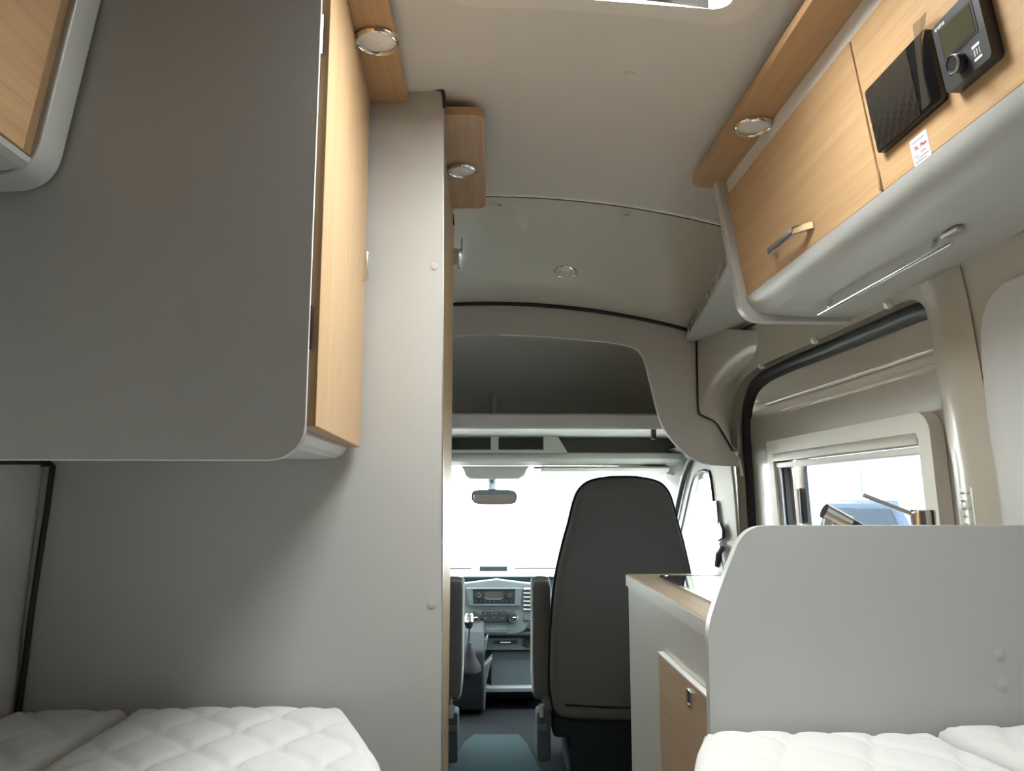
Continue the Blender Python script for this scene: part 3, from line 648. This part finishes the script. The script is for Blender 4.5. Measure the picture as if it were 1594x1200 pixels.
# ================================================================ bed
BY = 1.25
bb = thing('bed_board', (.62, BY+.01, .35), 'pale grey upright board with rounded corner between bed and kitchen', 'board')
bo = [(P(u, v, y=BY).x, P(u, v, y=BY).z) for u, v in smooth_open([(1107, 1180), (1105, 1080), (1103, 1000), (1104, 975), (1110, 950), (1126, 903), (1142, 862), (1151, 842), (1163, 828), (1179, 820), (1200, 818)], 5)]
plate('board', [(bo[0][0], .33)]+bo+[(xw(1.1)-.004, P(1500, 818, y=BY).z), (xw(1.0)-.004, .33)], [], lambda a, b, d: Vector((a, BY+d, b)), .020, 'locker', bb, r=.0025)
for u, v in ((1556, 1018), (1560, 1066)):
    disc('cover_cap', P(u, v, y=BY-.0005), (0, -1, 0), .0095, 'locker', bb, .0007)
def mattress(name, xl, xr, y0, y1, zt, label, seamx, nx, ny, th=.12, ph=0, quilt=True):
    """xl(y), xr(y): side edges; quilted top, rounded borders"""
    t = thing(name, ((xl(y1)+xr(y1))/2, (y0+y1)/2, zt-th), label, 'mattress', 'white quilted mattresses on the twin beds')
    def edge(s): # 0..1 across -> (position, drop)
        return s
    R_ = .035
    def H(x, y):
        a, b = xl(y), xr(y); w_ = b-a
        d = min(x-a, b-x, (y1-y)*1.0, (y-y0))
        d = max(0, d)
        drop = 0 if d > R_ else R_-math.sqrt(max(0, R_*R_-(R_-d)**2))
        q_ = 0
        if quilt and d > .004:
            hh, L_, A_ = .062, .17, .031
            u_, v_ = y+ph, x*1.0+y*.25
            dm = 9
            k0 = math.floor(v_/hh)
            for k in range(k0-1, k0+3):
                off = k*hh+(A_ if k % 2 else -A_)*math.sin(2*math.pi*u_/L_)*.5*1.6
                dm = min(dm, abs(v_-off))
            q_ = .006*math.exp(-(dm/.007)**2) + .002*math.exp(-(dm/.02)**2)
            q_ *= min(1, d/.03)
        return zt - drop*.8 - q_ + .003*math.sin(x*9+y*4)
    us = [0, .008, .02, .04, .07]; 
    def dist(n): 
        m = [i/(n-1) for i in range(n)]; return sorted(set([0, .004, .012, .025, .04, .06]+m+[.94, .96, .975, .988, .996, 1]))
    U, V = dist(nx), dist(ny)
    top = [[Vector((xl(y0+(y1-y0)*v)+(xr(y0+(y1-y0)*v)-xl(y0+(y1-y0)*v))*u, y0+(y1-y0)*v, 0)) for u in U] for v in V]
    bm = bmesh.new(); G = []
    for r0 in top:
        G.append([bm.verts.new((p.x, p.y, H(p.x, p.y))) for p in r0])
    for A, B in zip(G, G[1:]):
        for j in range(len(A)-1): bm.faces.new((A[j], A[j+1], B[j+1], B[j]))
    rim = G[0]+[r_[-1] for r_ in G[1:]]+G[-1][::-1][1:]+[r_[0] for r_ in G[::-1]][1:-1]
    low = [bm.verts.new((v.co.x, v.co.y, zt-th+.01)) for v in rim]
    n = len(rim)
    for i in range(n): bm.faces.new((rim[i], rim[(i+1) % n], low[(i+1) % n], low[i]))
    bm.faces.new(low)
    from_bm('cover', bm, 'matt', t, ang=80)
    rail = [xl, xr]
    tube('border_piping', [Vector((a(y), y, zt-.055)) for a, ys in ((xr, [y0+.02+(y1-y0-.04)*i/8 for i in range(9)]),) for y in ys], .003, 'matt', t)
    return t
def lerpf(pts):
    def f(y):
        if y <= pts[0][0]: return pts[0][1]
        for (a, b), (c, d) in zip(pts, pts[1:]):
            if y <= c: return b+(d-b)*(y-a)/(c-a)
        return pts[-1][1]
    return f
ZM = .778
mattress('mattress', lambda y: -.657, lerpf([(.6, -.03), (1.21, -.178), (1.40, -.248), (1.475, -.278)]), .25, 1.478, ZM, 'main white quilted mattress against the tall grey partition', 0, 70, 110)
mattress('mattress', lambda y: -.868, lambda y: -.664, .25, 1.478, ZM+.002, 'narrow white mattress strip by the side wall below the wardrobe', 0, 30, 110, quilt=True, ph=.04)
ZR = .797
mattress('mattress', lerpf([(.5, .09), (1.055, .243), (1.17, .282), (1.235, .310)]), lambda y: .672+.10*(1.235-y), .25, 1.242, ZR, 'main white quilted mattress against the pale upright board', 0, 70, 100, ph=.06)
mattress('mattress', lambda y: .678+.10*(1.235-y), lambda y: .866, .25, 1.242, ZR+.010, 'narrow white mattress strip by the side wall at the upright board', 0, 24, 90)
for s, nm, yf in ((-1, 'left', 1.478), (1, 'right', 1.242)):
    bs = thing('bed', (s*.55, .8, 0), 'grey bed box under the mattress at the %s' % ('grey partition' if s < 0 else 'upright board'), 'bed', 'bed boxes')
    pts = [(-.868, .25), (-.868, yf), (-.29, yf), (-.20, 1.2), (-.06, .6), (-.06, .25)] if s < 0 else [(.868, .25), (.868, yf), (.33, yf), (.26, 1.06), (.12, .5), (.12, .25)]
    prism('box', [Vector((a, b, 0)) for a, b in pts], (0, 0, .61 if s < 0 else .631), 'base', bs, r=.002)
    prism('slat_board', [Vector((a, b, .61 if s < 0 else .631)) for a, b in pts], (0, 0, .044), 'oak_pale', bs, r=.002)

# ================================================================ cab seats
def cab_seat(cx, sgn, label):
    """sgn: side (relative to the seat) of the aisle armrest"""
    t = thing('car_seat', (cx, 3.1, .12), label, 'seat', 'cab seats')
    def T(a, b, d):                               # lean the back: top towards the rear
        return Vector((cx+a, 2.93+d-(b-.38)*.10, b))
    half = [(0, 1.222), (.07, 1.219), (.13, 1.205), (.165, 1.175), (.185, 1.13), (.205, 1.05), (.225, .98), (.248, .88), (.262, .78), (.272, .64), (.276, .5), (.270, .42), (.25, .355), (.18, .335), (0, .33)]
    out = smooth_closed(half+[(-a, b) for a, b in half[1:-1][::-1]], 3)
    bk = pillow('backrest', out, [(.55, .0), (.85, .004), (.95, .014), (.985, .028), (1.0, .055), (1.0, .09), (.97, .115), (.85, .125), (.6, .12)], 'seat', t, T)
    n = len(out); ca_ = 0; cb_ = sum(p[1] for p in out)/n
    tube('piping', [T(a*.992, cb_+(b-cb_)*.992, .036) for a, b in out], .0065, 'piping', bk, closed=True)
    tube('hem_seam', [T(a, .392-.006*math.cos(a*12), .006) for a in [-.22+.044*i for i in range(11)]], .0035, 'piping', bk)
    box('cushion', (cx-.255, 2.98, .37), (cx+.255, 3.46, .50), 'seat', t, r=.045, seg=4)
    box('cushion_shell', (cx-.262, 2.97, .27), (cx+.262, 3.40, .38), 'dash_dark', t, r=.02)
    box('pedestal', (cx-.20, 2.96, .12), (cx+.20, 3.32, .29), 'dash_dark', t, r=.01)
    ao = smooth_closed([(0, .832), (.022, .83), (.034, .815), (.034, .70), (.034, .52), (.028, .425), (.012, .405), (-.012, .405), (-.028, .42), (-.034, .5), (-.034, .68), (-.034, .81), (-.022, .83)], 2)
    ac = cx+sgn*(.2995)
    ar = pillow('armrest', ao, [(.6, 0), (.92, .003), (1, .014), (1, .075), (.92, .088), (.6, .092)], 'seat', t, lambda a, b, d: Vector((ac+a, 2.985+d, b)))
    pillow('armrest_pad', ao, [(.9, 0), (1.06, .01), (1.06, .05), (.9, .06)], 'seat_side', ar, lambda a, b, d: Vector((ac+a*1.02, 3.025+d, b)))
    h1 = lathe('armrest_hinge', [(0, 0), (.03, 0), (.033, .006), (.033, .03), (.028, .036), (0, .036)], (cx+sgn*.262, 3.0, .385), (sgn, 0, 0), 'dash_lite', t, seg=20)
    box('side_cover', (ac-.022, 2.96, .19), (ac+.03 if sgn < 0 else ac+.022, 3.05, .37), 'dash', t, r=.012)
    box('adjust_lever', (ac-.018, 2.955, .30), (ac+.016, 2.99, .325), 'dash_lite', t, r=.006)
    tube('lever_knob', [(ac-.004, 2.957, .35), (ac-.004, 2.957, .395)], .010, 'alu', t, seg=10)
    return t
cab_seat(.482, -1, 'brown grey cab seat behind the kitchen worktop, armrest folded up')
cab_seat(-.447, 1, 'cab seat mostly hidden by the bathroom door, only its folded armrest in view')

# ================================================================ dashboard
db = thing('dashboard', (0, 4.0, .12), 'slate grey dashboard with radio, round climate knobs and air vents', 'dashboard')
def Dp(u, v, y): return P(u, v, y=y)
prism('top_pad', [Vector((-.84, y, z)) for y, z in ((3.955, .748), (3.965, .762), (4.0, .772), (4.2, .765), (4.44, .735), (4.44, .60), (4.02, .60), (3.975, .735))], (1.68, 0, 0), 'dash', db, r=.006)
prism('fascia', [Vector((-.83, y, z)) for y, z in ((3.985, .738), (3.965, .60), (3.955, .50), (3.985, .472), (4.05, .46), (4.44, .46), (4.44, .738))], (1.66, 0, 0), 'dash', db, r=.006)
prism('knee_panel', [Vector((-.83, y, z)) for y, z in ((4.02, .468), (4.005, .36), (4.03, .20), (4.10, .13), (4.44, .13), (4.44, .468))], (1.66, 0, 0), 'dash', db, r=.004)
# central stack, proud of the fascia
Y0 = 3.94
stk = [(P(u, v, y=Y0).x, P(u, v, y=Y0).z) for u, v in ((716, 908), (829, 908), (826, 955), (820, 978), (800, 988), (738, 988), (722, 975))]
plate('centre_stack', smooth_closed(stk, 2), [], lambda a, b, d: Vector((a, Y0+.004+d, b)), .06, 'dash_lite', db, r=.006)
bz = [(P(u, v, y=Y0).x, P(u, v, y=Y0).z) for u, v in ((726, 915), (813, 915), (810, 943), (730, 943))]
bzi = [(P(u, v, y=Y0).x, P(u, v, y=Y0).z) for u, v in ((736, 917.5), (802, 917.5), (801, 940), (737, 940))]
plate('radio_bezel', bz, [bzi], lambda a, b, d: Vector((a, Y0-.006+d, b)), .012, 'dash', db, r=.002)
ra_, rb_ = Vector((bzi[0][0], 0, bzi[2][1])), Vector((bzi[1][0], 0, bzi[0][1]))
rd = box('radio', (ra_.x, Y0-.003, ra_.z), (rb_.x, Y0+.006, rb_.z), 'dash_dark', db, r=.001)
def knob(nm, u, v, r_, parent, y, cap='dash_dark'):
    o = P(u, v, y=y)
    kk = lathe(nm, [(0, 0), (r_, 0), (r_, .010), (r_*.92, .014), (r_*.78, .014), (r_*.78, .010), (0, .010)], o, (0, -1, 0), 'chrome', parent, seg=24)
    return o
for u in (745, 792):
    o = knob('radio_knob', u, 925.5, .0135, rd, Y0-.003)
    lathe('knob_cap', [(0, .009), (.0095, .009), (.008, .016), (0, .016)], o, (0, -1, 0), 'dash_dark', rd, seg=20)
da, dbb = P(755, 932, y=Y0-.004), P(782, 921, y=Y0-.004)
box('radio_display', (da.x, Y0-.0045, da.z), (dbb.x, Y0-.002, dbb.z), mat('dim_display', (.03, .03, .028), .2), rd, r=.0005)
tube('display_line', [P(754, 930, y=Y0-.005), P(757, 932.5, y=Y0-.005), P(780, 932.5, y=Y0-.005), P(783, 930, y=Y0-.005)], .0012, 'dash_lite', rd, seg=6)
for i in range(9):
    q = P(741+i*6.9, 936, y=Y0-.004); box('radio_button', (q.x-.006, Y0-.0055, q.z-.004), (q.x+.006, Y0-.003, q.z+.004), 'dash_dark', rd, r=.001)
    box('button_mark', (q.x-.002, Y0-.0061, q.z-.0012), (q.x+.002, Y0-.0054, q.z+.0012), 'dash_lite', rd, r=0)
ca_, cb2 = P(750, 968, y=Y0), P(790, 951, y=Y0)
cl = box('climate_panel', (ca_.x, Y0-.004, ca_.z), (cb2.x, Y0+.004, cb2.z), 'dash_dark', db, r=.002)
for u in (739.5, 799):
    o = knob('climate_knob', u, 960, .0265, db, Y0)
    lathe('climate_cap', [(0, .009), (.0205, .009), (.018, .018), (0, .018)], o, (0, -1, 0), 'dash_dark', db, seg=24)
    box('knob_pointer', (o.x-.003, Y0-.0195, o.z-.002), (o.x+.013, Y0-.0175, o.z+.002), 'print_white', db, r=0)
for u, v in ((755, 955), (766, 955), (772, 955), (782, 955), (756, 962), (769, 961), (782, 962)):
    q = P(u, v, y=Y0-.004); box('climate_mark', (q.x-.004, Y0-.0052, q.z-.0018), (q.x+.004, Y0-.0038, q.z+.0018), 'dash_lite', cl, r=0)
# air vents with slats
for u0, u1 in ((815, 832), (712, 722)):
    a, b = P(u0, 951, y=Y0), P(u1, 913, y=Y0)
    vt = box('air_vent', (a.x, Y0+.000, a.z), (b.x, Y0+.006, b.z), 'black', db, r=.001)
    for i in range(6):
        z = a.z+(b.z-a.z)*(i+.5)/6
        prism('vent_slat', [Vector((a.x, Y0-.008, z-.005)), Vector((a.x, Y0+.001, z+.003)), Vector((a.x, Y0+.001, z+.006)), Vector((a.x, Y0-.008, z-.002))], (b.x-a.x, 0, 0), 'dash_lite', vt, r=0)
a, b = P(815, 966, y=Y0), P(832, 953, y=Y0); box('side_pocket', (a.x, Y0-.002, a.z), (b.x, Y0+.004, b.z), 'dash', db, r=.003)
# lower stack: slot, socket, tray
a, b = P(737, 992, y=Y0), P(835, 984, y=Y0)
box('lower_lip', (a.x, Y0+.005, a.z), (b.x, Y0+.06, b.z), 'dash_dark', db, r=.008)
a, b = P(750, 985, y=Y0), P(790, 978.5, y=Y0); box('switch_bar', (a.x, Y0-.001, a.z), (b.x, Y0+.008, b.z), 'dash', db, r=.002)
a, b = P(752, 1013, y=3.96), P(840, 992, y=3.96); box('slot_panel', (a.x, 3.965, a.z), (b.x, 4.0, b.z), 'dash', db, r=.004)
a, b = P(770, 1002, y=3.96), P(805, 997, y=3.96); sl = box('slot', (a.x, 3.961, a.z), (b.x, 3.97, b.z), 'dash_dark', db, r=.001)
a, b = P(779, 1000.5, y=3.96), P(795, 999, y=3.96); box('slot_text', (a.x, 3.9595, a.z), (b.x, 3.9615, b.z), 'print_white', sl, r=0)
lathe('power_socket', [(0, 0), (.022, 0), (.022, .006), (.016, .008), (.014, .003), (0, .003)], P(821, 999, y=3.965), (0, -1, 0), 'dash_dark', db, seg=24)
a, b = P(764, 1070, y=3.97), P(845, 1014, y=3.97); box('bin', (a.x, 3.985, a.z), (b.x, 4.01, b.z), 'dash', db, r=.004)
a, b = P(756, 1078, y=3.93), P(850, 1070, y=3.93); box('tray', (a.x, 3.93, a.z), (b.x, 4.03, b.z), 'dash_lite', db, r=.004)
# console left of the centre with the gear lever
cn = [Vector((x, y, z)) for x, y, z in ((-.30, 3.80, .49), (-.03, 3.80, .49))]
prism('console', [Vector((-.30, y, z)) for y, z in ((3.975, .56), (3.86, .50), (3.80, .42), (3.80, .30), (3.84, .14), (4.05, .14), (4.05, .56))], (.265, 0, 0), 'dash_dark', db, r=.015, seg=3)
prism('console_wing', [P(u, v, y=3.86) for u, v in ((752, 1000), (760, 990), (754, 1020), (745, 1045), (766, 1025), (757, 1060), (755, 1105), (735, 1105), (738, 1030))], (0, .12, 0), 'dash_lite', db, r=.003)
g0, g1 = P(729, 1005, y=3.74), P(730, 975, y=3.72)
gl = tube('gear_lever', [g0+Vector((0, .03, -.06)), g0, g1], .006, 'chrome', db, seg=12)
lathe('gear_knob', [(0, 0), (.012, 0), (.018, .012), (.024, .038), (.022, .056), (.014, .066), (0, .068)], g1-Vector((0, 0, .008)), (0, 0, 1), 'dash_dark', gl, seg=20)
lathe('knob_cap', [(.0245, .030), (.0255, .040), (.0235, .056), (.015, .0675), (0, .070)], g1-Vector((0, 0, .008)), (0, 0, 1), 'chrome', gl, seg=20)
lathe('gear_boot', [(.058, 0), (.055, .02), (.036, .05), (.030, .07), (.016, .11), (.010, .12)], g0+Vector((.004, .03, -.115)), (0, -.15, 1), 'piping', gl, seg=16)
# display pod on the dash top
pod = thing('dash_pod', P(768, 890, y=4.05), 'low grey tablet holder standing on top of the dashboard', 'holder')
a, b = P(731, 889, y=4.05), P(804, 882, y=4.05)
prism('pod_body', [Vector((a.x, 4.03, .770)), Vector((b.x, 4.03, .770)), Vector((b.x-.025, 4.05, b.z+.004)), Vector((a.x+.03, 4.05, b.z+.004))], (0, .07, 0), 'dash_lite', pod, r=.006)
a2, b2 = P(747, 889, y=4.03), P(789, 882, y=4.03); box('pod_screen', (a2.x, 4.022, a2.z), (b2.x, 4.035, b2.z+.002), 'dash_dark', pod, r=.003)
for u in (747.5, 789): q = P(u, 880, y=4.03); tube('clip', [q+Vector((0, 0, -.03)), q], .003, 'dash', pod, seg=8)

# ================================================================ cab shell
box('wall_firewall', (-.88, 4.44, .0), (.88, 4.47, .75), 'dash_dark', r=0, label='dark bulkhead below the windscreen', cat='wall', kind=S)
ws = thing('window_3', (0, 4.0, .75), 'large windscreen full of white daylight', 'windscreen', kind=S)
loft('pane', [[Vector((-.80, 3.56, 1.30)), Vector((-.4, 3.62, 1.31)), Vector((0, 3.64, 1.315)), Vector((.4, 3.62, 1.31)), Vector((.80, 3.56, 1.30))], [Vector((-.86, 4.38, .735)), Vector((-.4, 4.45, .735)), Vector((0, 4.47, .735)), Vector((.4, 4.45, .735)), Vector((.86, 4.38, .735))]], 'cabglass', ws)
# dark cave above the cab with its shelf
cv = thing('ceiling_cab', (0, 3.1, 1.4), 'dark grey headliner curving down above the cab storage shelf', 'headliner', kind=S)
prof = smooth_open([(2.715, 1.775), (2.9, 1.77), (3.1, 1.745), (3.3, 1.68), (3.45, 1.58), (3.53, 1.46), (3.56, 1.30)], 4)
loft('headliner', [[Vector((x, y, z-.06*(x/.86)**4)) for x in [-.86+.086*i for i in range(21)]] for y, z in prof], 'cave', cv, th=.01)
for s in (-1, 1):
    prism('side_cheek', [Vector((s*.86, y, z)) for y, z in ((2.70, 1.30), (2.70, 1.80), (3.1, 1.78), (3.58, 1.5), (3.58, 1.25))], (s*.01, 0, 0), 'cabtrim', cv, r=0)
sf = thing('cab_shelf', (0, 3.2, 1.40), 'off-white storage shelf across the cab above the windscreen', 'shelf')
prism('shelf_board', [Vector((-.845, y, z)) for y, z in ((2.955, 1.405), (2.95, 1.415), (2.95, 1.458), (2.96, 1.466), (2.985, 1.466), (2.985, 1.43), (3.50, 1.43), (3.50, 1.412), (3.05, 1.412))], (1.69, 0, 0), 'cabshelf', sf, r=.003)
q = P(1020, 676, y=2.98); box('hook', (q.x-.012, 2.985, q.z-.018), (q.x+.006, 3.01, 1.412), 'black', sf, r=.004)
q = P(770, 625, y=3.40); tube('shelf_post', [Vector((q.x, 3.40, 1.43)), Vector((q.x, 3.40, 1.60))], .012, 'cave', sf, seg=12)
oc = thing('overhead_console', (0, 3.4, 1.29), 'grey header console above the windscreen with dark speaker grilles', 'console')
prism('header_rail', [Vector((-.84, y, z)) for y, z in ((3.40, 1.300), (3.38, 1.312), (3.385, 1.335), (3.41, 1.340), (3.56, 1.345), (3.60, 1.29), (3.50, 1.285))], (1.68, 0, 0), 'cabtrim', oc, r=.006)
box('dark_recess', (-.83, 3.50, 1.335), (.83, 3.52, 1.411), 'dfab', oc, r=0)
px = lambda u, v, y: (P(u, v, y=y).x, P(u, v, y=y).z)
hp = [(px(u, v, 3.37)[0], min(1.4105, px(u, v, 3.37)[1])) for u, v in ((640, 671), (850, 671), (862, 673), (868, 679), (884, 705), (640, 705))]
g1_, g2_ = [px(u, v, 3.37) for u, v in ((776, 680), (846, 680), (846, 700), (776, 700))], [px(u, v, 3.37) for u, v in ((694, 680), (764, 680), (764, 700), (694, 700))]
plate('grille_housing', hp, [g1_, g2_], lambda a, b, d: Vector((a, 3.37+d, b)), .08, 'cabtrim', oc, r=.002)
for g in (g1_, g2_):
    plate('grille_frame', g, [[(p[0]*.93+.07*sum(k[0] for k in g)/4, p[1]*.80+.20*sum(k[1] for k in g)/4) for p in g]], lambda a, b, d: Vector((a, 3.372+d, b)), .012, 'mesh', oc, r=0)
    plate('speaker_grille', g, [], lambda a, b, d: Vector((a, 3.384+d, b)), .01, 'black', oc, r=0)
    for i in range(6):
        z = g[2][1]+(g[0][1]-g[2][1])*(i+.5)/6
        box('grille_bar', (min(p[0] for p in g)+.004, 3.379, z-.0012), (max(p[0] for p in g)-.004, 3.385, z+.0012), 'mesh', oc, r=0)
cvp = [(px(u, v, 3.5)[0], min(1.2845, px(u, v, 3.5)[1])) for u, v in ((716, 718), (826, 718), (822, 728), (816, 741), (808, 745), (732, 745), (725, 741), (720, 728))]
sv = thing('sensor_cover', (0, 3.5, 1.22), 'grey plastic sensor cover above the rear-view mirror', 'cover')
plate('cover', cvp, [], lambda a, b, d: Vector((a, 3.49+d+(1.30-b)*.4, b)), .11, 'cabtrim', sv, r=.006)
vq0, vq1 = P(840, 733, y=3.5), P(1038, 722, y=3.5)
vs = thing('sun_visor', (.45, 3.5, 1.25), 'folded pale sun visor along the top of the windscreen', 'sun visor')
prism('visor_board', [Vector((vq0.x, y, z)) for y, z in ((3.44, 1.274), (3.46, 1.283), (3.60, 1.262), (3.62, 1.248), (3.60, 1.242), (3.455, 1.260))], (vq1.x-vq0.x, 0, 0), 'cabshelf', vs, r=.005)
tube('visor_rod', [Vector((vq0.x-.03, 3.46, 1.275)), Vector((vq0.x+.02, 3.46, 1.275))], .005, 'cabtrim', vs, seg=8)
# interior mirror
rm = thing('rear_view_mirror', P(768, 755, y=3.70), 'interior rear-view mirror hanging from the windscreen', 'mirror')
mo = [px(u, v, 3.70) for u, v in ((735, 768), (739, 763.5), (750, 762.5), (768, 762), (790, 762.5), (800, 764.5), (804, 770), (803, 780), (798, 784), (785, 785), (752, 785), (740, 783), (735, 777))]
mo = smooth_closed(mo, 3)
pillow('housing', mo, [(1, 0), (1.02, .006), (1, .018), (.8, .03), (.5, .034)], 'dash_dark', rm, lambda a, b, d: Vector((a, 3.70+d, b)))
pillow('mirror_face', mo, [(.5, -.001), (.95, -.001), (.955, .002)], 'mirror', rm, lambda a, b, d: Vector((a+0, 3.6995+d+(b-1.145)*.13, b)))
q = P(766, 757, y=3.71); tube('stem', [q+Vector((0, .005, -.015)), q+Vector((0, .01, .02)), q+Vector((0, -.02, .06))], [.018, .017, .020], 'dash', rm, seg=12)
# right cab door with window, A pillar, belt
for s, nm, n_ in ((1, 'right', 2), (-1, 'left', 4)):
    dd = thing('door_%d' % n_, (s*.88, 3.5, .12), 'grey cab door with tall side window %s' % ('near the kitchen worktop' if s > 0 else 'hidden behind the bathroom'), 'door', kind=S)
    wh = [(3.03, .80), (3.03, 1.20), (3.07, 1.245), (3.18, 1.25), (3.30, 1.22), (3.48, 1.08), (3.66, .93), (3.80, .80), (3.6, .775), (3.2, .775)]
    wh = smooth_closed(wh, 3)
    plate('door_skin', [(3.0, .0), (4.46, .0), (4.46, .75), (3.60, 1.31), (3.40, 1.35), (3.0, 1.42)], [wh], lambda a, b, d: Vector((s*(.885+d-.06*max(0, b-.8)), a, b)), .03, 'cabtrim', dd, cuts=[.8, .9, 1.0, 1.1, 1.2])
    plate('pane', wh, [], lambda a, b, d: Vector((s*(.905+d-.06*max(0, b-.8)), a, b)), .003, 'cabglass', dd)
    lp_ = [Vector((s*(.882-.06*max(0, b-.8)), a, b)) for a, b in wh]
    tube('window_seal', lp_, .006, 'rubber', dd, closed=True)
    o2 = smooth_open([(3.0, 1.34), (3.12, 1.335), (3.28, 1.30), (3.45, 1.20), (3.66, 1.03), (3.95, .80)], 3)
    tube('door_seal', [Vector((s*(.870-.06*max(0, b-.8)), a, b)) for a, b in o2], .012, 'rubber', dd)
    pl = thing('trim_%d' % (2 if s > 0 else 3), (s*.84, 3.7, .8), 'cream windscreen pillar trim %s' % ('beside the sun visor' if s > 0 else 'hidden behind the bathroom'), 'pillar trim', kind=S)
    rows = []
    for t in [i/10 for i in range(11)]:
        b = 1.33-.60*t; yf = 3.545+.86*t; yr = 3.34+.70*t if t > .05 else 3.36
        rows.append([Vector((s*(.785+.05*t), yf, b)), Vector((s*(.79+.045*t), yf-.03, b+.005)), Vector((s*(.82+.03*t), yf-.09, b+.01)), Vector((s*(.845+.02*t), (yf*.4+yr*.6), b+.015)), Vector((s*(.868+.015*t), yr+.06, b+.01))])
    loft('pillar_cover', rows, 'cabshelf', pl, th=.006)
    rows = []
    for i in range(9):
        t = i/8; y = 2.72+t*.85
        rows.append([Vector((s*(.885), y, 1.22)), Vector((s*.878, y, 1.27)), Vector((s*.862, y, 1.315)), Vector((s*.835, y, 1.345)), Vector((s*.80, y, 1.36))])
    loft('roof_rail', rows, 'cabshelf', pl, th=.005)
bl = thing('seat_belt', P(1118, 850, x=.855), 'black seat belt with guide hanging on the cab door pillar', 'seat belt')
rows = [[P(u-5, v, x=.855), P(u+4, v, x=.855)] for u, v in ((1112, 780), (1114, 810), (1118, 850), (1124, 900), (1130, 960))]
loft('webbing', rows, 'black', bl, th=.003)
a = P(1115, 835, x=.848)
prism('guide', [P(u, v, x=.846) for u, v in ((1119, 812), (1124, 825), (1124, 838), (1117, 842), (1113, 832))], (.012, 0, 0), 'black', bl, r=.003)
lathe('anchor_bolt', [(0, 0), (.018, 0), (.016, .010), (0, .012)], P(1123, 853, x=.852), (-1, 0, 0), 'white', bl, seg=18)
tube('door_grip', [P(1116, 880, x=.85), P(1118, 862, x=.84), P(1125, 853, x=.85)], .010, 'dash_lite', bl, seg=10)

# ================================================================ outside
GZ = -.62
box('ground', (-40, -40, GZ-.2), (40, 60, GZ), 'asphalt', r=0, label='pale asphalt yard outside the van', cat='ground', kind=S)
def vehicle(name, loc, dims, m, label, van):
    L_, W_, H_ = dims; t = thing(name, loc, label, 'vehicle'); x, y, z = loc
    if van: pr = [(-L_/2, .35), (-L_/2, H_*.93), (-L_/2+.15, H_), (L_/2-1.3, H_), (L_/2-.75, H_*.62), (L_/2-.1, H_*.5), (L_/2, .4)]
    else: pr = [(-L_/2, .35), (-L_/2, H_*.62), (-L_/2+.5, H_*.68), (-L_/2+1.0, H_), (L_/2-1.7, H_), (L_/2-1.1, H_*.64), (L_/2-.1, H_*.55), (L_/2, .4)]
    prism('body', [Vector((x-W_/2, y+a, z+b)) for a, b in pr], (W_, 0, 0), m, t, r=.06)
    g = [(L_/2-2.0, H_*.60), (L_/2-2.0, H_*.92), (L_/2-1.35, H_*.92), (L_/2-.95, H_*.62)] if van else [(-L_/2+.75, H_*.69), (-L_/2+1.1, H_*.94), (L_/2-1.75, H_*.94), (L_/2-1.3, H_*.69)]
    prism('side_glass', [Vector((x-W_/2-.012, y+a, z+b)) for a, b in g], (.02, 0, 0), 'car_glass', t, r=0)
    for a in (-L_/2+.8, L_/2-.85):
        lathe('wheel', [(0, 0), (.33, 0), (.34, .05), (.34, .2), (.30, .22), (0, .22)], Vector((x-W_/2-.01, y+a, z+.34)), (1, 0, 0), 'tyre', t, seg=20)
    return t
vehicle('parked_van', (8.0, 17.0, GZ), (5.2, 2.0, 2.5), 'van_blue', 'pale blue panel van parked in the yard, seen through the side window', True)
vehicle('parked_car', (4.7, 8.3, GZ), (4.2, 1.8, 1.75), 'car_blue', 'dark blue car parked in the yard, seen through the side window', False)
vehicle('added_camper', (-3.3, 3.6, GZ), (6.4, 2.2, 2.9), 'added_camper_grey', 'unseen grey camper van added alongside to block sky from the hidden cab window', True)  # unseen, added to keep sky light out of the left cab window
hs = thing('added_hall', (-5, 9, GZ), 'large white hall added ahead of the windscreen to cut its daylight', 'added_hall')  # made-up hall that screens the windscreen from the sky
box('walls', (-14, 9, GZ), (3.0, 17, GZ+6.4), mat('white_cladding', (.45, .45, .445), .7), hs, r=0)
box('roof', (-14.3, 8.7, GZ+6.4), (3.3, 17.3, GZ+6.8), 'roofm', hs, r=0)
gd = box('roller_gate', (-4.5, 8.96, GZ), (-.5, 9.02, GZ+4.2), 'van_white', hs, r=0)
for i in range(9): box('gate_rib', (-4.45, 8.93, GZ+.3+i*.45), (-.55, 8.965, GZ+.36+i*.45), 'van_white', gd, r=0)
